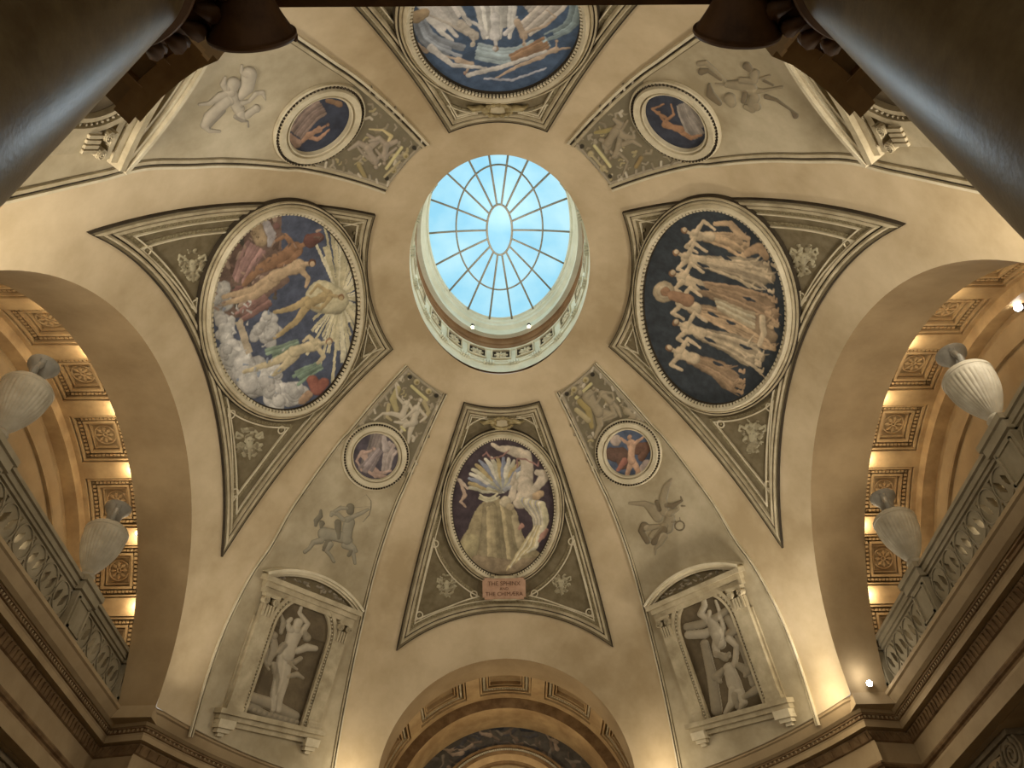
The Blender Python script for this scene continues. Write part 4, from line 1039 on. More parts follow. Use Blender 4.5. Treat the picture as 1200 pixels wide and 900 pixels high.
def r_fr():
    a = Art(); a.limb([(716, 532, 8), (728, 534, 10), (730, 545, 6)], (116, 84, 64)); a.limb([(748, 526, 8), (760, 522, 5), (752, 536, 5)], (126, 86, 60)); a.limb([(722, 516, 7)], (196, 172, 150))
    a.limb([(758, 545, 7), (752, 552, 5)], (200, 176, 160)); a.figure((740, 540), (740, 520), (738, 512), [[(744, 520), (752, 514), (758, 508)], [(736, 520), (728, 514)]], [[(740, 541), (736, 553), (734, 561)], [(742, 541), (748, 552), (746, 560)]], (208, 160, 118), (196, 148, 104), .95)
    a.limb([(725, 550, 3), (732, 540, 4)], (180, 110, 84)); return a, (84, 98, 122)
def r_nl():
    a = Art(); a.drape([(376, 124), (362, 134), (345, 155)], (12, 12), (150, 124, 106), 8); a.drape([(366, 118), (352, 124), (342, 135)], (5, 8), (166, 140, 122), 5)
    a.figure((362, 158), (374, 152), (384, 146), [], [[(362, 158), (352, 168), (340, 164)], [(362, 160), (372, 164), (386, 152)]], (184, 136, 98), (132, 98, 76), 1.1); a.limb([(384, 118, 3), (398, 122, 4)], (150, 112, 72)); a.limb([(348, 168, 6), (340, 160, 4)], (172, 134, 104)); return a, (60, 66, 84)
def r_nr():
    a = Art(); a.drape([(800, 122), (808, 140), (820, 158)], (8, 13), (164, 150, 132), 8)
    a.figure((798, 152), (780, 146), (772, 132), [[(780, 138), (764, 128), (778, 122)], [(780, 142), (790, 134), (786, 122)]], [[(798, 154), (810, 162), (822, 158)]], (178, 126, 76), (120, 84, 60), .9); return a, (58, 62, 76)
ROUNDEL = {'far left': r_fl, 'far right': r_fr, 'near left': r_nl, 'near right': r_nr}
def n_fl():
    a = Art(); k = (178, 166, 142); d = (150, 138, 114)
    c = lambda x, y: (220+x/3.464, 640+y/3.464)
    def L(p, col=k, h=1.): a.limb([(*c(x, y), r/3.464) for x, y, r in p], col, h)
    L([(230, 605, 22), (330, 640, 26), (430, 690, 22)], d, .6); L([(250, 655, 20), (320, 690, 18), (420, 715, 20)], (140, 130, 108), .7)
    for x in range(240, 440, 22): L([(x, 660+(x-240)*.28, 11)], d)
    L([(385, 440, 26), (365, 540, 22), (345, 600, 15), (340, 665, 11)]); L([(400, 440, 26), (385, 550, 21), (372, 610, 14), (362, 668, 11)])
    L([(400, 440, 30), (415, 395, 27), (432, 350, 32)]); L([(432, 340, 14), (445, 310, 20)]); L([(460, 350, 14), (482, 315, 12), (450, 270, 9), (460, 240, 6)]); L([(410, 340, 13), (400, 310, 11), (415, 295, 9)])
    L([(340, 385, 20), (345, 420, 22), (330, 450, 15), (322, 480, 10)], d); L([(345, 362, 17)], d); L([(325, 385, 10), (320, 360, 8), (340, 345, 7)], d)
    L([(375, 275, 5), (385, 310, 12), (375, 350, 9)], d, .8); L([(440, 425, 14), (480, 410, 17), (515, 415, 12)], k, .9); L([(430, 470, 12), (455, 455, 9)], d)
    L([(345, 480, 12), (355, 540, 9), (350, 600, 5)], d, .7); L([(400, 470, 10), (440, 500, 5)], d, .8); L([(320, 420, 9), (308, 470, 6), (325, 500, 5)], d, .8)
    L([(400, 530, 9), (440, 520, 12), (465, 535, 6)], d); L([(480, 370, 18), (470, 350, 12)], d); L([(360, 430, 12), (385, 400, 12)], d); return a
def n_fr():
    a = Art(); k = (172, 160, 136); d = (146, 134, 110); c = lambda x, y: (740+x/3.464, 630+y/3.464)
    def L(p, col=k, h=1.): a.limb([(*c(x, y), r/3.464) for x, y, r in p], col, h)
    L([(228, 362, 16), (290, 350, 18), (350, 325, 18), (415, 280, 16)], d, .8); L([(235, 395, 18), (300, 390, 20), (340, 370, 14)], k, .8); L([(300, 430, 18), (330, 560, 22), (350, 700, 24)], d, .6); L([(440, 400, 18), (480, 500, 20), (500, 590, 18)], d, .6)
    L([(295, 240, 9), (300, 275, 13), (285, 310, 15), (320, 335, 14)]); L([(320, 300, 9), (318, 325, 14), (350, 380, 30), (365, 430, 24)]); L([(345, 255, 6), (365, 310, 9), (378, 370, 11), (372, 410, 8)]); L([(400, 330, 20), (430, 370, 26), (400, 390, 16)], d)
    L([(355, 400, 20), (345, 440, 16), (350, 475, 14), (400, 480, 10)]); L([(400, 410, 16), (432, 440, 13), (425, 500, 12), (410, 540, 12)]); L([(350, 470, 12), (385, 490, 14), (400, 470, 8)], d)
    L([(400, 530, 24), (420, 590, 30), (440, 640, 26)]); L([(375, 540, 14), (350, 565, 20), (365, 585, 8)], d, .8); L([(440, 520, 14), (475, 540, 22), (465, 562, 8)], d, .8); L([(420, 620, 22), (415, 670, 20), (385, 712, 9)]); L([(445, 630, 20), (460, 670, 16), (440, 700, 8)]); L([(430, 640, 16), (435, 690, 10)], d)
    L([(470, 645, 14), (520, 615, 22), (560, 610, 14)], d); return a
NICHE_ART = {'far left': n_fl, 'far right': n_fr}
for fx, fy in ((1, 1), (-1, 1), (1, -1), (-1, -1)): diagonal(fx, fy)

# ------------------------------------------------------------------ relief groups and single relief figures
K1, K2, GO, DK = (196, 184, 160), (160, 148, 124), (178, 163, 124), (92, 82, 62)
def q2(P, fx, fy):
    u, v = survey(P*[fx, fy, 1]); return list(zip(u, v))
def group_base(a, fx, fy):
    reg = px3([(477, 431), (518, 463.5), (497, 515), (483, 548), (474, 560), (472, 541), (462, 518), (446, 500), (432, 498), (412, 504), (424, 489), (450, 460)])
    pts = q2(reg, fx, fy); a.poly(pts, (120, 110, 86), .25)
    def strip(p, r, col, h=.8):
        pp = q2(px3(p), fx, fy); a.limb([(x, y, r) for x, y in pp], col, h)
    strip([(478, 433), (452, 461), (422, 497)], 2.2, K2, .7); strip([(516, 466), (498, 508), (479, 552)], 2.2, K2, .7); strip([(478, 433), (497, 449), (517, 464)], 1.8, K2, .9)
    q = random.Random(int(fx*3+fy))
    for p0, p1 in (((478, 433), (424, 495)), ((517, 465), (482, 550))):
        for i in range(9):
            f = i/8; strip([(p0[0]+(p1[0]-p0[0])*f+q.uniform(-1, 1), p0[1]+(p1[1]-p0[1])*f), (p0[0]+(p1[0]-p0[0])*f+q.uniform(-3, 3), p0[1]+(p1[1]-p0[1])*f+4)], 1.7, q.choice([K1, K2, (134, 122, 98)]), 1.)
    A0, B0, C0, D0 = np.array([478, 436]), np.array([514, 465]), np.array([478, 545]), np.array([428, 494])
    for i in range(58):
        f, g = q.random(), q.random(); p = (A0*(1-f)+B0*f)*(1-g)+(D0*(1-f)+C0*f)*g
        if hypot(p[0]-439.5, p[1]-534) < 42: continue
        an = q.uniform(0, 6.28); l_ = q.uniform(3, 7); m_ = (p[0]+cos(an+.5)*l_*.6, p[1]+sin(an+.5)*l_*.6)
        e_ = (p[0]+cos(an)*l_, p[1]+sin(an)*l_)
        if hypot(e_[0]-439.5, e_[1]-534) < 41: continue
        strip([tuple(p), m_, e_], q.uniform(1., 2.1), q.choice([K2, K2, (136, 124, 100), (150, 138, 112), (166, 152, 112), K1]), q.uniform(.45, .8))
    for x, y in ((480, 441), (511, 463)): strip([(x, y)], 3, (50, 44, 32), .3)
    for x, y in ((488, 447), (502, 458)): strip([(x, y)], 4.2, GO, 1.); strip([(x, y)], 2, (140, 124, 76), 1.6)
    strip([(482, 452), (492, 461), (500, 468)], 2.2, (206, 194, 142), 1.1)
def F(a, *args, **kw): a.figure(*args, **kw); return a
def g_fl():
    a = Art(); group_base(a, 1, 1)
    a.limb([(455, 474, 2.8), (453, 488, 2.2), (458, 492, 1.7)], GO); a.limb([(466, 455, 3.9), (460, 468, 4.4), (464, 480, 3.3)], (176, 162, 116), .7); a.limb([(496, 470, 3.3), (502, 482, 2.8), (496, 492, 2.2)], GO, 1.1)
    a.figure((471, 486), (476, 473), (481, 465), [[(472, 472), (465, 464), (463, 450)], [(480, 474), (484, 482), (480, 488)]], [[(470, 487), (458, 484), (448, 484), (438, 492)], [(470, 488), (478, 496), (462, 494)]], K1, K2, 1.25)
    a.figure((484, 494), (488, 479), (492, 468), [[(485, 479), (478, 486), (470, 492)], [(492, 480), (499, 488), (492, 494)]], [[(484, 494), (480, 506), (478, 518)], [(486, 494), (474, 498), (468, 508)]], K1, K2, 1.25)
    a.limb([(470, 500, 1.7), (474, 504, 1.7)], (206, 196, 140)); return a
def g_fr():
    a = Art(); group_base(a, -1, 1); k = (160, 146, 118)
    a.limb([(680, 470, 3.9), (690, 480, 4.4), (694, 500, 2.8)], (162, 144, 94), .7); a.limb([(676, 480, 3.3), (690, 492, 3.9)], GO, .7); a.limb([(724, 466, 1.7), (727, 470, 1.1)], (214, 204, 170))
    a.figure((702, 482), (690, 465), (680, 460), [[(690, 462), (698, 456), (690, 458)]], [[(703, 483), (720, 486), (706, 492)], [(702, 483), (704, 498), (698, 512)]], k, (140, 126, 98), 1.25)
    a.figure((716, 470), (706, 461), (696, 455), [[(708, 459), (718, 460), (720, 468)], [(704, 464), (700, 472)]], [[(717, 471), (724, 478), (728, 488)], [(716, 471), (720, 484), (708, 490)]], k, (140, 126, 98), 1.25)
    a.figure((744, 488), (734, 480), (728, 474), [], [[(744, 488), (750, 492)], [(742, 488), (736, 492)]], k, (140, 126, 98), 1.1); return a
def g_nl():
    a = Art(); group_base(a, 1, -1); k = (164, 150, 130)
    a.limb([(420, 192, 3.3), (426, 204, 2.8), (428, 206, 1.7)], (158, 142, 98)); a.limb([(432, 150, 1.1), (448, 151, 1.7), (458, 158, 2.8), (454, 165, 1.7)], (206, 188, 140)); a.limb([(468, 188, 1.7), (458, 198, 1.7), (450, 206, 1.7)], GO)
    a.figure((430, 172), (438, 186), (440, 194), [[(434, 186), (424, 178), (418, 170)], [(442, 184), (452, 178)]], [[(430, 171), (420, 166), (408, 174)], [(432, 171), (442, 164), (430, 156)]], k, (140, 126, 104), 1.25)
    a.figure((452, 168), (450, 182), (450, 190), [[(454, 180), (464, 172)], [(446, 182), (440, 174)]], [[(452, 168), (444, 160), (432, 164)], [(454, 168), (464, 164)]], k, (140, 126, 104), 1.25); return a
def g_nr():
    a = Art(); group_base(a, -1, -1); k = (154, 140, 114)
    a.limb([(698, 154, 2.2), (710, 152, 3.3), (720, 149, 2.2)], (158, 142, 92)); a.limb([(752, 184, 2.8), (746, 194, 2.8)], (150, 128, 84)); a.limb([(692, 178, 1.7), (702, 190, 1.7), (712, 200, 1.7)], GO)
    a.figure((726, 168), (722, 180), (716, 184), [[(726, 178), (736, 188), (730, 206)], [(718, 178), (708, 170)]], [[(728, 168), (742, 164), (752, 170)], [(726, 166), (728, 152), (736, 140)]], k, (132, 118, 92), 1.25)
    a.figure((722, 152), (712, 168), (712, 176), [[(714, 166), (704, 162)]], [[(722, 151), (728, 144), (720, 138)], [(724, 152), (732, 158), (744, 160)]], k, (132, 118, 92), 1.25); return a
GROUPS = (('far left', g_fl, (404, 424, 526, 572), 'carved group of two seated pale figures with gilt scrolls, far left tip'),
          ('far right', g_fr, (650, 420, 768, 572), 'carved group of bending brown grey figures with gilt scrolls, far right tip'),
          ('near left', g_nl, (368, 100, 502, 228), 'carved group of tumbling grey figures with gilt leaf, near left tip'),
          ('near right', g_nr, (666, 90, 800, 225), 'carved group of tumbling brown figures with gilt scroll, near right tip'))
for nm, fn, bx, lab in GROUPS:
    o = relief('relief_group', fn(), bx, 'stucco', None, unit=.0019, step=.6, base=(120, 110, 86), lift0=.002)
    tag(o, lab, 'relief', 'four carved groups at the panel tips')
RG, RD = (150, 142, 120), (118, 110, 90)
def s_archer():
    a = Art(); k, d = RG, RD; c = lambda x, y: (340+x/9, 570+y/9)
    def L(p, col=k): a.limb([(*c(x, y), r/9) for x, y, r in p], col)
    L([(320, 250, 14), (315, 310, 28), (270, 360, 28), (265, 410, 18)], d); L([(330, 390, 35), (320, 430, 16)], d); L([(360, 500, 75), (450, 510, 65), (560, 540, 62), (610, 570, 50)])
    L([(320, 570, 38), (240, 590, 28), (200, 650, 20), (150, 690, 22)]); L([(400, 590, 40), (355, 640, 20), (350, 670, 18)], d); L([(420, 610, 36), (380, 680, 24), (430, 740, 20), (455, 790, 20)])
    L([(600, 600, 40), (660, 630, 26), (690, 680, 22)]); L([(570, 620, 38), (650, 660, 26), (670, 740, 22), (680, 810, 18)]); L([(640, 680, 20), (615, 725, 22)], d)
    L([(590, 560, 55), (600, 460, 58), (620, 380, 62)]); L([(630, 260, 42), (630, 220, 46)], d); L([(590, 350, 32), (680, 310, 24), (750, 280, 22), (820, 240, 16)]); L([(560, 350, 26), (500, 290, 24), (440, 280, 26), (430, 305, 20)])
    L([(500, 380, 38), (500, 450, 36), (500, 540, 20)], d); L([(470, 260, 20), (530, 225, 24), (590, 230, 20)], k)
    L([(800, 85, 5), (850, 150, 6), (850, 220, 8), (830, 300, 7), (765, 375, 5)], d); L([(800, 85, 3), (680, 165, 3)], d); L([(680, 220, 4), (855, 212, 4)], d); L([(765, 375, 3), (720, 330, 3)], d); return a
def s_winged():
    a = Art(); k, d = (150, 136, 108), (114, 100, 76); c = lambda x, y: (720+x/8.18, 550+y/8.18)
    def L(p, col=k): a.limb([(*c(x, y), r/8.18) for x, y, r in p], col)
    L([(480, 400, 50), (470, 280, 40), (500, 170, 34), (550, 95, 14)]); L([(420, 460, 50), (370, 380, 56), (300, 330, 30), (150, 325, 16)]); L([(410, 310, 22), (440, 380, 26)], d)
    L([(510, 560, 60), (540, 470, 50), (530, 430, 44)]); L([(540, 420, 34), (620, 380, 14), (600, 340, 18)]); L([(510, 340, 26), (560, 350, 30), (650, 300, 14), (640, 260, 8)], d); L([(650, 350, 12), (680, 350, 8)], d)
    L([(490, 540, 40), (400, 600, 40), (360, 640, 32)]); L([(480, 580, 44), (420, 650, 40), (380, 700, 30)], d); L([(290, 550, 50), (260, 590, 30), (320, 690, 30)], d); L([(320, 560, 34), (440, 545, 24)]); L([(480, 640, 40), (440, 710, 28), (395, 760, 16), (395, 815, 8)])
    L([(630, 460, 6), (635, 500, 6)], d); 
    for i in range(14): an = i*pi/7; L([(630+45*cos(an), 540+45*sin(an), 9), (630+45*cos(an+.45), 540+45*sin(an+.45), 9)], d)
    L([(560, 500, 10), (590, 500, 10)], d); return a
def s_tailed():
    a = Art(); k, d = (172, 160, 138), (140, 130, 112); c = lambda x, y: (220+x/8.18, 60+y/8.18)
    def L(p, col=k): a.limb([(*c(x, y), r/6.9) for x, y, r in p], col)
    L([(510, 130, 14), (505, 190, 16), (580, 210, 66), (560, 330, 60), (500, 420, 34)]); L([(430, 300, 58), (400, 360, 50), (430, 470, 45), (480, 540, 50)]); L([(350, 240, 12), (330, 310, 28), (350, 340, 30)])
    L([(400, 380, 30), (300, 420, 34), (200, 490, 20), (100, 502, 12)]); L([(370, 460, 46), (280, 540, 46), (200, 620, 50), (150, 700, 34), (200, 755, 20), (300, 760, 12)]); L([(330, 560, 24), (240, 660, 20), (200, 720, 12)], d)
    L([(500, 490, 26), (580, 470, 16), (650, 395, 22), (710, 385, 20), (740, 460, 6)]); L([(500, 590, 40), (530, 620, 24)]); L([(560, 600, 34), (630, 550, 30), (650, 540, 36)]); L([(450, 620, 20), (510, 655, 18), (570, 665, 8), (572, 715, 10)], d); return a
def s_twin():
    a = Art(); k, d = (150, 136, 108), (116, 102, 78); c = lambda x, y: (800+x/7.5, y/7.5)
    def L(p, col=k): a.limb([(*c(x, y), r/7.5) for x, y, r in p], col)
    L([(150, 550, 26), (210, 540, 24), (300, 620, 18), (380, 700, 16)]); L([(170, 620, 34), (230, 610, 20), (340, 690, 16)], d)
    L([(400, 730, 34), (520, 740, 50), (620, 770, 46)]); L([(570, 570, 38), (600, 600, 28)], d); L([(640, 640, 46), (640, 700, 30), (520, 690, 26)]); L([(700, 680, 16), (770, 655, 12)]); L([(720, 700, 14), (800, 740, 12)], d)
    L([(600, 790, 34), (720, 790, 20), (800, 770, 12), (880, 755, 14)]); L([(740, 840, 24), (830, 870, 16), (960, 960, 10), (1000, 1010, 28)], d); L([(420, 860, 56), (440, 900, 40)]); L([(240, 740, 20), (250, 820, 40), (330, 900, 24)], d); L([(300, 730, 12), (400, 740, 12)])
    L([(640, 850, 50), (620, 900, 44), (660, 930, 40)]); L([(560, 800, 30), (540, 880, 26)], d); L([(620, 950, 36), (560, 930, 26)]); return a
for fn, bx, lab in ((s_archer, (350, 575, 440, 668), 'grey relief of a leaping horse bodied archer drawing a bow, far left panel'),
                    (s_winged, (730, 555, 810, 655), 'grey relief of a winged draped figure with a long horn, far right panel'),
                    (s_tailed, (228, 72, 316, 160), 'pale relief of a sprawling figure with thick curling tail, near left panel'),
                    (s_twin, (812, 64, 945, 140), 'grey relief of a sprawling group with clubs and outstretched limbs, near right panel')):
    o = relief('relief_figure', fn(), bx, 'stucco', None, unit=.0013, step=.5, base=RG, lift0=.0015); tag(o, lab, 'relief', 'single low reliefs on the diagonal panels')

# ------------------------------------------------------------------ balustrades, urns
def balustrade(sx):
    side = 'left' if sx < 0 else 'right'
    X = .785; z0, z1 = .741, .822
    root = thing('balustrade', f'pierced stone balustrade with panelled posts across the {side} arch', 'balustrade', (sx*X, 0, .74), 'two gallery balustrades')
    bx = lambda mb, d0, d1, y0, y1, a, b: mb.box(*sorted((sx*(X-d0), sx*(X-d1))), y0, y1, a, b)
    posts = [-.49, -.14, .24, .49]
    mb = MB(); bx(mb, -.014, .014, -.5, .5, .738, .750); bx(mb, -.01, .010, -.5, .5, .750, .755); mb.build('plinth', 'rail', root)
    mb = MB(); bx(mb, -.012, .011, -.5, .5, .820, .826); bx(mb, -.014, .015, -.5, .5, .826, .836); bx(mb, -.016, .020, -.5, .5, .836, .843); bx(mb, -.013, .016, -.5, .5, .843, .846); mb.build('handrail', 'rail', root)
    for y in posts:
        w = .030 if abs(y) < .4 else .016
        mb = MB(); bx(mb, -.018, .018, y-w, y+w, .738, .822); p = mb.build('post', 'rail', root)
        mb = MB(); bx(mb, .018, .021, y-w+.006, y-w+.010, .752, .812); bx(mb, .018, .021, y+w-.010, y+w-.006, .752, .812); bx(mb, .018, .021, y-w+.006, y+w-.006, .752, .756); bx(mb, .018, .021, y-w+.006, y+w-.006, .808, .812)
        mb.build('post_panel', 'rail', p)
        mb = MB(); bx(mb, -.022, .024, y-w-.006, y+w+.006, .820, .836); bx(mb, -.024, .029, y-w-.010, y+w+.010, .836, .847); bx(mb, -.02, .024, y-w-.004, y+w+.004, .847, .852); mb.build('post_cap', 'rail', p)
    for ya, yb in zip(posts[:-1], posts[1:]):
        wa = .030 if abs(ya) < .4 else .016; wb = .030 if abs(yb) < .4 else .016; ya += wa; yb -= wb
        h = .065; n = max(1, round((yb-ya)/.052)); cw = (yb-ya)/n
        ny, nz = n*26, 34; Y, Z = np.meshgrid(np.linspace(ya, yb, ny+1), np.linspace(.755, .820, nz+1))
        u = (Y-ya)/cw; k = np.floor(u).clip(0, n-1); lu = (u-k-.5)*2; lv = (Z-.7875)/(h/2)
        cy_, cz_ = ((Y[:-1, :-1]+Y[1:, 1:])/2-ya)/cw, ((Z[:-1, :-1]+Z[1:, 1:])/2-.7875)/(h/2)
        kk = np.floor(cy_).clip(0, n-1); lu = (cy_-kk-.5)*2*cw/h*1.2; lv = cz_
        r = np.hypot(lu, lv); an = np.arctan2(lv, lu)
        hole = np.zeros(lu.shape, bool)
        for q in (-1, 1):                                     # leaf-shaped openings leaning the same way
            dx, dy = lu-q*.42, lv-q*.05; c_, s_ = cos(1.0), sin(1.0); aa, bb = dx*c_+dy*s_, -dx*s_+dy*c_
            hole |= (np.abs(bb) < .20*(1-(aa/.62)**2)) & (np.abs(aa) < .62)
        for q in (-1, 1):
            for w_ in (-1, 1): hole |= (np.abs(lu-q*.95) < .30*(np.abs(lv)-.52)) & (lv*w_ > 0) & (np.abs(lv) < .9)
        keep = ~hole.ravel()
        P = np.stack([np.full(Y.shape, sx*(X-.006)), Y, Z], -1); P2 = P+[sx*.012, 0, 0]
        V, F = grid(P); nvt = len(V); Fk = F[keep]
        from collections import Counter
        ed = Counter(); 
        for f in Fk:
            for i in range(4): ed[(f[i], f[(i+1) % 4])] += 1
        FF = [tuple(f[::-1]) for f in Fk]+[tuple(f+nvt) for f in Fk]+[(a_, b_, b_+nvt, a_+nvt) for a_, b_ in ed if (b_, a_) not in ed]
        pp = obj('pierced_panel', np.concatenate([V, P2.reshape(-1, 3)]), FF, 'rail', root, False)
        mb = MB()
        for i in range(n):
            yc = ya+(i+.5)*cw; a_ = np.linspace(0, 2*pi, 25); mb.tube([(sx*(X-.008), yc+.025*cos(x), .7875+.029*sin(x)) for x in a_], .0012, 5)
        mb.build('ring_tracery', 'rail', pp, True)
for sx in (-1, 1): balustrade(sx)

def make_urn():
    root = thing('urn', 'x', 'urn', (0, 0, 0)); L0 = np.array([0, 0, 0.])
    def lathe(nm, prof, ma, par, flute=None):
        k = 96; a = np.arange(k)*2*pi/k; rows = []
        for r, z in prof:
            rr = np.full(k, r)
            if flute and flute[0] <= z <= flute[1]: rr = r*(1-.035*(1-np.abs(np.sin(a*16))))
            rows.append(np.stack([rr*np.cos(a), rr*np.sin(a), np.full(k, z)], -1))
        V, F = grid(np.array(rows), True); return obj(nm, V, F, ma, par, True, angle=35)
    lathe('foot', [(0, 0), (.016, 0), (.016, .005), (.012, .008), (.0095, .012), (.0135, .015), (.0148, .019), (.012, .023), (.0105, .026), (0, .026)], 'urn', root)
    zs = np.linspace(0, 1, 24); body = [(.0105+.0295*sin(min(1, t*1.08)*pi/2)**.9, .026+.090*t) for t in zs]
    lathe('fluted_body', body, 'urn', root, (.03, .112))
    lathe('shoulder', [(.0385, .114), (.0412, .116), (.0412, .121), (.037, .127), (.029, .133), (.020, .137), (.0165, .140), (0, .140)], 'urn', root)
    lathe('neck', [(.019, .136), (.0155, .143), (.0135, .152), (.0140, .160), (.018, .169), (.0235, .176), (.0255, .180), (.0255, .184), (.0215, .186), (.015, .181), (0, .170)], 'neck', root)
    for q in (-1, 1):
        mb = MB(); p = [(.020, .131), (.031, .132), (.035, .140), (.029, .148), (.023, .145), (.026, .140)]; c = catmull([(0, q*y, z) for y, z in p], 5)
        mb.tube(c, np.linspace(.0060, .0028, len(c)), 8)
        c = catmull([(0, q*y, z) for y, z in [(.030, .146), (.024, .158), (.019, .168), (.023, .176)]], 5); mb.tube(c, .0055, 8)
        mb.build('scroll_handle', 'neck', root, True)
    return root
def kids(o): return [c for c in bpy.data.objects if c.parent == o]
URN0 = make_urn()
for i, (x, y, rz, lab) in enumerate(((-.785, -.14, .5, 'grey fluted stone urn cut by the left photo edge, on the left balustrade'),
                                 (-.785, .24, .5, 'grey fluted stone urn on the left balustrade, lower one beside the dark opening'),
                                 (.785, -.14, -.5, 'brightly lit white fluted stone urn on the right balustrade, the upper one'),
                                 (.785, .24, -.5, 'tan lit fluted stone urn on the right balustrade, lower one'))):
    if i == 0: o = URN0
    else:
        o = URN0.copy(); COL.objects.link(o)
        for c in kids(URN0):
            c2 = c.copy(); COL.objects.link(c2); c2.parent = o
    o.location = W((x, y, .852)); o.rotation_euler = (0, 0, rz)
    tag(o, lab, 'urn', 'four stone urns on the balustrades')
# make_urn built its parts around W(0); shift them to the urn's own origin
bpy.context.view_layer.update()

# ------------------------------------------------------------------ near columns, lintel, side columns
def near_column(sx):
    side = 'left' if sx < 0 else 'right'; cx, cy = sx*.262, -.881
    root = thing('column', f'huge dark stone column at the {side} edge close to the viewer', 'column', (cx, cy, -EYE/S), 'two near columns')
    k = 96; a = np.arange(k)*2*pi/k
    def lathe(nm, prof, ma):
        V, F = grid(np.array([np.stack([cx+r*np.cos(a), cy+r*np.sin(a), np.full(k, z)], -1) for r, z in prof]), True); return obj(nm, V, F, ma, root, True, angle=35)
    lathe('base', [(.085, -EYE/S), (.085, -.25), (.088, -.245), (.088, -.235), (.080, -.228), (.076, -.222), (.080, -.216), (.079, -.21), (.070, -.205)], 'column')
    lathe('shaft', [(.0685-.0055*max(0, f)**1.6, -.205+f*.785) for f in np.linspace(0, 1, 24)], 'column')
    cap = thing('capital', None, None, (0, 0, 0)); bpy.data.objects.remove(cap)
    lathe('neck_ring', [(.063, .566), (.067, .569), (.068, .573), (.064, .576), (.063, .590), (.072, .600), (.078, .612), (.078, .618), (.06, .622)], 'capital')
    mb = MB()
    for i in range(26):
        t = 2*pi*i/26; mb.tube([(cx+.068*cos(t), cy+.068*sin(t), .590), (cx+.078*cos(t), cy+.078*sin(t), .600), (cx+.080*cos(t), cy+.080*sin(t), .612)], [.003, .0075, .005], 8)
    mb.build('egg_course', 'capital', root, True)
    for q in (-1, 1):
        bxx = cx+q*.078; prof = []
        for f in np.linspace(-1, 1, 41):
            w_ = abs(f); r = .0155+.0155*max(0, (w_-.28)/.72)**1.9
            prof.append((r, cy+f*.070))
        prof = [(0, cy-.075), (.032, cy-.075), (.0333, cy-.073), (.0333, cy-.071)]+prof[0:]+[(.0333, cy+.071), (.0333, cy+.073), (.032, cy+.075), (0, cy+.075)]
        V, F = grid(np.array([np.stack([bxx+r*np.cos(a), np.full(k, y), .618+r*np.sin(a)], -1) for r, y in prof]), True); b = obj('volute_bolster', V, F, 'capital', root, True, angle=30)
        for e in (-1, 1):
            mb = MB(); sp = np.linspace(0, 5*pi, 60); mb.tube([(bxx+.032*(1-x/(5.6*pi))*cos(x), cy+e*.0755, .618+.032*(1-x/(5.6*pi))*sin(x)) for x in sp], .0022, 6); mb.build('spiral', 'capital', b, True)
    mb = MB(); mb.box(cx-.075, cx+.075, cy-.070, cy+.070, .632, .648); mb.box(cx-.086, cx+.086, cy-.078, cy+.078, .648, .660); mb.build('abacus', 'capital', root)
for sx in (-1, 1): near_column(sx)
mb = MB(); mb.box(-.45, .45, -.94, -.8165, .66, .69); mb.box(-.45, .45, -.945, -.812, .69, .72); mb.box(-.45, .45, -.95, -.806, .72, .745)
tag(mb.build('trim_2', 'capital'), 'dark lintel across the near columns', 'lintel', kind='structure')
def ressaut(sx):
    root = thing('entablature_block', f'brown coffered cornice block curving out beside the near {"left" if sx<0 else "right"} column', 'cornice', (sx*.34, -.76, .73), 'two near cornice blocks')
    inner = [(.262, -.752), (.283, -.744), (.302, -.733), (.324, -.718), (.343, -.702), (.352, -.694)]
    P = np.array([(x*sx, y) for x, y in inner]); n = len(P)
    def band(nm, o0, z0, o1, z1, ma, par):
        D = np.array([.55*sx, -.83]); a = P+D*o0; b = P+D*o1
        V = np.concatenate([np.c_[a, np.full(n, z0)], np.c_[b, np.full(n, z0)], np.c_[a, np.full(n, z1)], np.c_[b, np.full(n, z1)]]); F = []
        for i in range(n-1): F += [(i, i+1, n+i+1, n+i), (2*n+i, 3*n+i, 3*n+i+1, 2*n+i+1), (i, 2*n+i, 2*n+i+1, i+1), (n+i, n+i+1, 3*n+i+1, 3*n+i)]
        F += [(0, n, 3*n, 2*n), (n-1, 3*n-1, 4*n-1, 2*n-1)]
        return obj(nm, V, F, ma, par, False)
    s = band('soffit_slab', 0, .735, .16, .80, 'stone', root)
    band('lip', -.006, .745, .0, .80, 'stone', root); band('front_rail', .0, .728, .018, .735, 'coffer', root); band('rear_rail', .075, .728, .16, .735, 'coffer', root)
    mb = MB()
    for i, (x, y) in enumerate([(.268, -.757), (.300, -.747), (.332, -.727)]):
        p = np.array([x*sx, y]); D = np.array([.55*sx, -.83])*.07; w = np.array([.83, .55*sx])*.0045*(1 if sx > 0 else 1)
        mb.hexa([(*(p-w), z) for z in (.7262,)]+[(*(p+w), .7262), (*(p+w+D), .7262), (*(p-w+D), .7262), (*(p-w), .736), (*(p+w), .736), (*(p+w+D), .736), (*(p-w+D), .736)])
    mb.build('cross_rib', 'coffer', s)
for sx in (-1, 1): ressaut(sx)

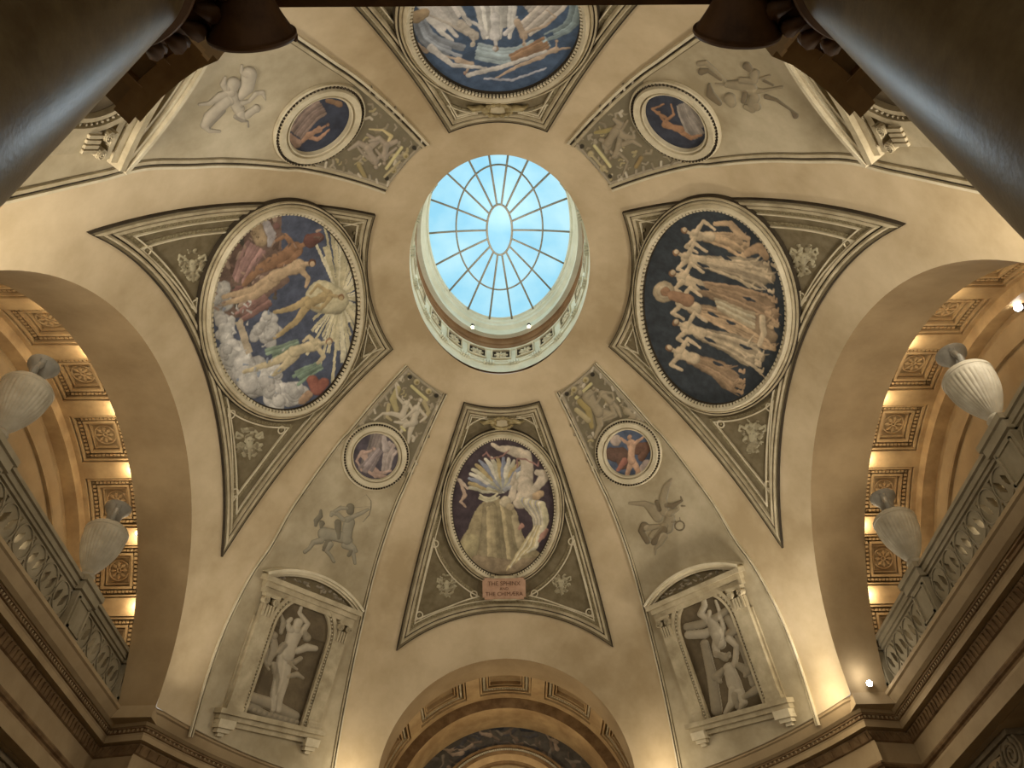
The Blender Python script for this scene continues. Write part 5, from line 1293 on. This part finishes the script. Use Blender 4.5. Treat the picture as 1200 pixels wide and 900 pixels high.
def side_column(sx):
    side = 'left' if sx < 0 else 'right'; cx, cy = sx*.905, .375
    root = thing('side_column', f'ionic column top below the {side} cornice at the lower {side} corner', 'column', (cx, cy, -EYE/S), 'two side columns')
    k = 64; a = np.arange(k)*2*pi/k
    V, F = grid(np.array([np.stack([cx+r*np.cos(a), cy+r*np.sin(a), np.full(k, z)], -1) for r, z in ((.066, -EYE/S), (.066, -.2), (.058, .5), (.064, .503), (.064, .508), (.058, .512), (.058, .525), (.07, .54), (.07, .555))]), True); obj('shaft', V, F, 'stone', root, True, angle=35)
    for q in (-1, 1):
        yy = cy+q*.062; pr = [(0, -.066), (.033, -.066), (.033, -.058), (.018, 0), (.033, .058), (.033, .066), (0, .066)]
        V, F = grid(np.array([np.stack([np.full(k, cx+x), yy+r*np.cos(a), .543+r*np.sin(a)], -1) for r, x in pr]), True); b = obj('volute_bolster', V, F, 'sidecap', root, True, angle=30)
        mb = MB(); sp = np.linspace(0, 5*pi, 60); mb.tube([(cx-sx*.067, yy+.030*(1-x/(5.6*pi))*cos(x), .543+.030*(1-x/(5.6*pi))*sin(x)) for x in sp], .003, 6); mb.build('spiral', 'sidecap', b, True)
    mb = MB(); mb.box(cx-.068, cx+.068, cy-.07, cy+.07, .556, .566); mb.box(cx-.074, cx+.074, cy-.085, cy+.085, .566, .577); mb.build('abacus', 'sidecap', root)
    mb = MB()
    for i in range(5): mb.tube([(cx-sx*.064, cy+(i-2)*.014, .527), (cx-sx*.07, cy+(i-2)*.014, .54), (cx-sx*.066, cy+(i-2)*.014, .55)], [.002, .006, .003], 8)
    mb.build('egg_course', 'sidecap', root, True)
for sx in (-1, 1): side_column(sx)
mb = MB(); mb.box(-1.0, -.97, -1.1, 1.1, -EYE/S, .6); tag(mb.build('wall_left_lower', 'stone'), 'left wall below the cornice', 'wall', kind='structure')
mb = MB(); mb.box(.97, 1.0, -1.1, 1.1, -EYE/S, .6); tag(mb.build('wall_right_lower', 'stone'), 'right wall below the cornice', 'wall', kind='structure')
for s_ in (-1, 1):
    mb = MB(); mb.box(*sorted((s_*.80, s_*1.0)), -.6, .6, .577, .60); tag(mb.build('ceiling_aisle', 'stone'), 'aisle soffit', 'ceiling', kind='structure')
mb = MB(); mb.box(-1.3, 1.3, -1.5, 1.5, -EYE/S-.02, -EYE/S); tag(mb.build('floor', 'floor'), 'stone floor', 'floor', kind='structure')
mb = MB(); mb.box(-1.0, 1.0, 1.2, 1.23, -EYE/S, .6); tag(mb.build('wall_front_lower', 'stone'), 'front wall below the cornice', 'wall', kind='structure')

# ------------------------------------------------------------------ lamps and added fill lights
def spot(P, aim, power, col, size=150, blend=.8, rad=.25):
    l = bpy.data.lights.new('spot', 'SPOT'); l.energy = power; l.color = col; l.spot_size = radians(size); l.spot_blend = blend; l.shadow_soft_size = rad
    o = bpy.data.objects.new('spot_light', l); COL.objects.link(o); o.location = W(P)
    d = W(aim)-W(P); from mathutils import Vector; o.rotation_euler = Vector(d).to_track_quat('-Z', 'Y').to_euler()
    return o
def point(P, power, col, rad=.1):
    l = bpy.data.lights.new('point', 'POINT'); l.energy = power; l.color = col; l.shadow_soft_size = rad
    o = bpy.data.objects.new('point_light', l); COL.objects.link(o); o.location = W(P); return o
WARM, WARMW, COOL = (1, .86, .64), (1, .92, .80), (.72, .86, 1.)
for sx in (-1, 1):
    for sy in (-1, 1):
        spot((sx*.63, sy*.50, .765), (-sx*.35, -sy*.3, 1.5), (130 if sx < 0 < sy else 330), WARMW, 160, 1., .35)
for x, y, p in ((.665, .53, 14), (.665, -.53, 14), (-.665, -.53, 14), (.352, .875, 11), (-.352, .875, 11)):
    q_ = np.array([x, y]); q_ = q_*(1-.05)
    point((q_[0], q_[1], .742), p*1.2, WARM, .30)
for sx in (-1, 1):
    for k in range(-4, 5):
        th = radians(90+15.85*k+7.9); point((sx*.775, .516*cos(th), ZS+.516*sin(th)), 4, WARM, .03)
    point((sx*.84, 0, .80), 17, WARM, .3); point((sx*.84, .30, .76), 5, WARM, .2); point((sx*.84, -.3, .76), 5, WARM, .2)
point((0, 1.06, .80), 30, WARM, .3); point((0, 0, 1.585), 26, (.95, 1, .95), .5)  # second point is an added fill that brightens the drum
spot((.45, .25, .76), (-.47, -.545, 1.17), 420, (.92, .96, 1.), 24, 1., .2)
def lamp(P, r, lab, m='bulb', aim=(0, 0, -1)):
    P = np.array(P, float); d = np.array(aim, float); d /= np.linalg.norm(d)
    l = thing('spot_lamp', lab, 'lamp', P, 'small lit spot lamps'); mb = MB(); mb.tube([P-d*r*2.2, P-d*r*.2], [r*.8, r*1.15], 12); mb.build('housing', 'metal', l, True)
    mb = MB(); mb.tube([P-d*r*.2, P+d*r*.15, P+d*r*.4], [r, r*.85, r*.3], 14); mb.build('bulb', m, l, True)
lamp((.724, .470, .750), .0058, 'bright white spot lamp on the ledge at the right balustrade end', 'lamp', (-.5, -.6, -.3))
lamp((-.768, .311, 1.026), .004, 'tiny glowing lamp at the left arch edge above the lower urn', 'bulb', (-.3, -.6, -.5))
lamp((-.768, .193, 1.110), .0025, 'tiny glowing lamp at the left arch edge beside the fourth coffer', 'bulb', (-.3, -.6, -.5))
lamp((.768, .208, 1.119), .0025, 'tiny glowing lamp at the right arch edge beside a coffer', 'bulb', (.3, -.6, -.5))
lamp((.905, -.20, 1.09), .007, 'glaring white lamp high on the right gallery end wall at the photo edge', 'lamp', (-.6, -.4, -.3))
spot((0, .05, 1.66), (0, -1.0, .3), 80, COOL, 60, .6, .5)
point((0, .95, .50), 10, COOL, .3)  # added cool fill for the front arch jambs, no fixture
point((.715, .455, .765), 2, (1., .98, .95), .05)
spot((.80, -.33, 1.0), (.785, -.14, .93), 60, (1, .95, .85), 50, .6, .05)

w = bpy.data.worlds.new('World'); bpy.context.scene.world = w; w.use_nodes = True
bg = w.node_tree.nodes['Background']; bg.inputs['Color'].default_value = (1., .91, .78, 1); bg.inputs['Strength'].default_value = .42

# ------------------------------------------------------------------ camera and colour
cd = bpy.data.cameras.new('camera'); cam = bpy.data.objects.new('camera', cd); COL.objects.link(cam)
cd.sensor_width = 36; cd.lens = FOC/1200*36; cd.clip_end = 200; cd.clip_start = .05
from mathutils import Matrix
R_ = Matrix([[CR[i], CU[i], -CF[i]] for i in range(3)]).to_4x4(); R_.translation = W(CAM); cam.matrix_world = R_
bpy.context.scene.camera = cam
sc = bpy.context.scene; sc.view_settings.view_transform = 'Standard'; sc.view_settings.exposure = .12
try: sc.cycles.use_denoising = True
except Exception: pass
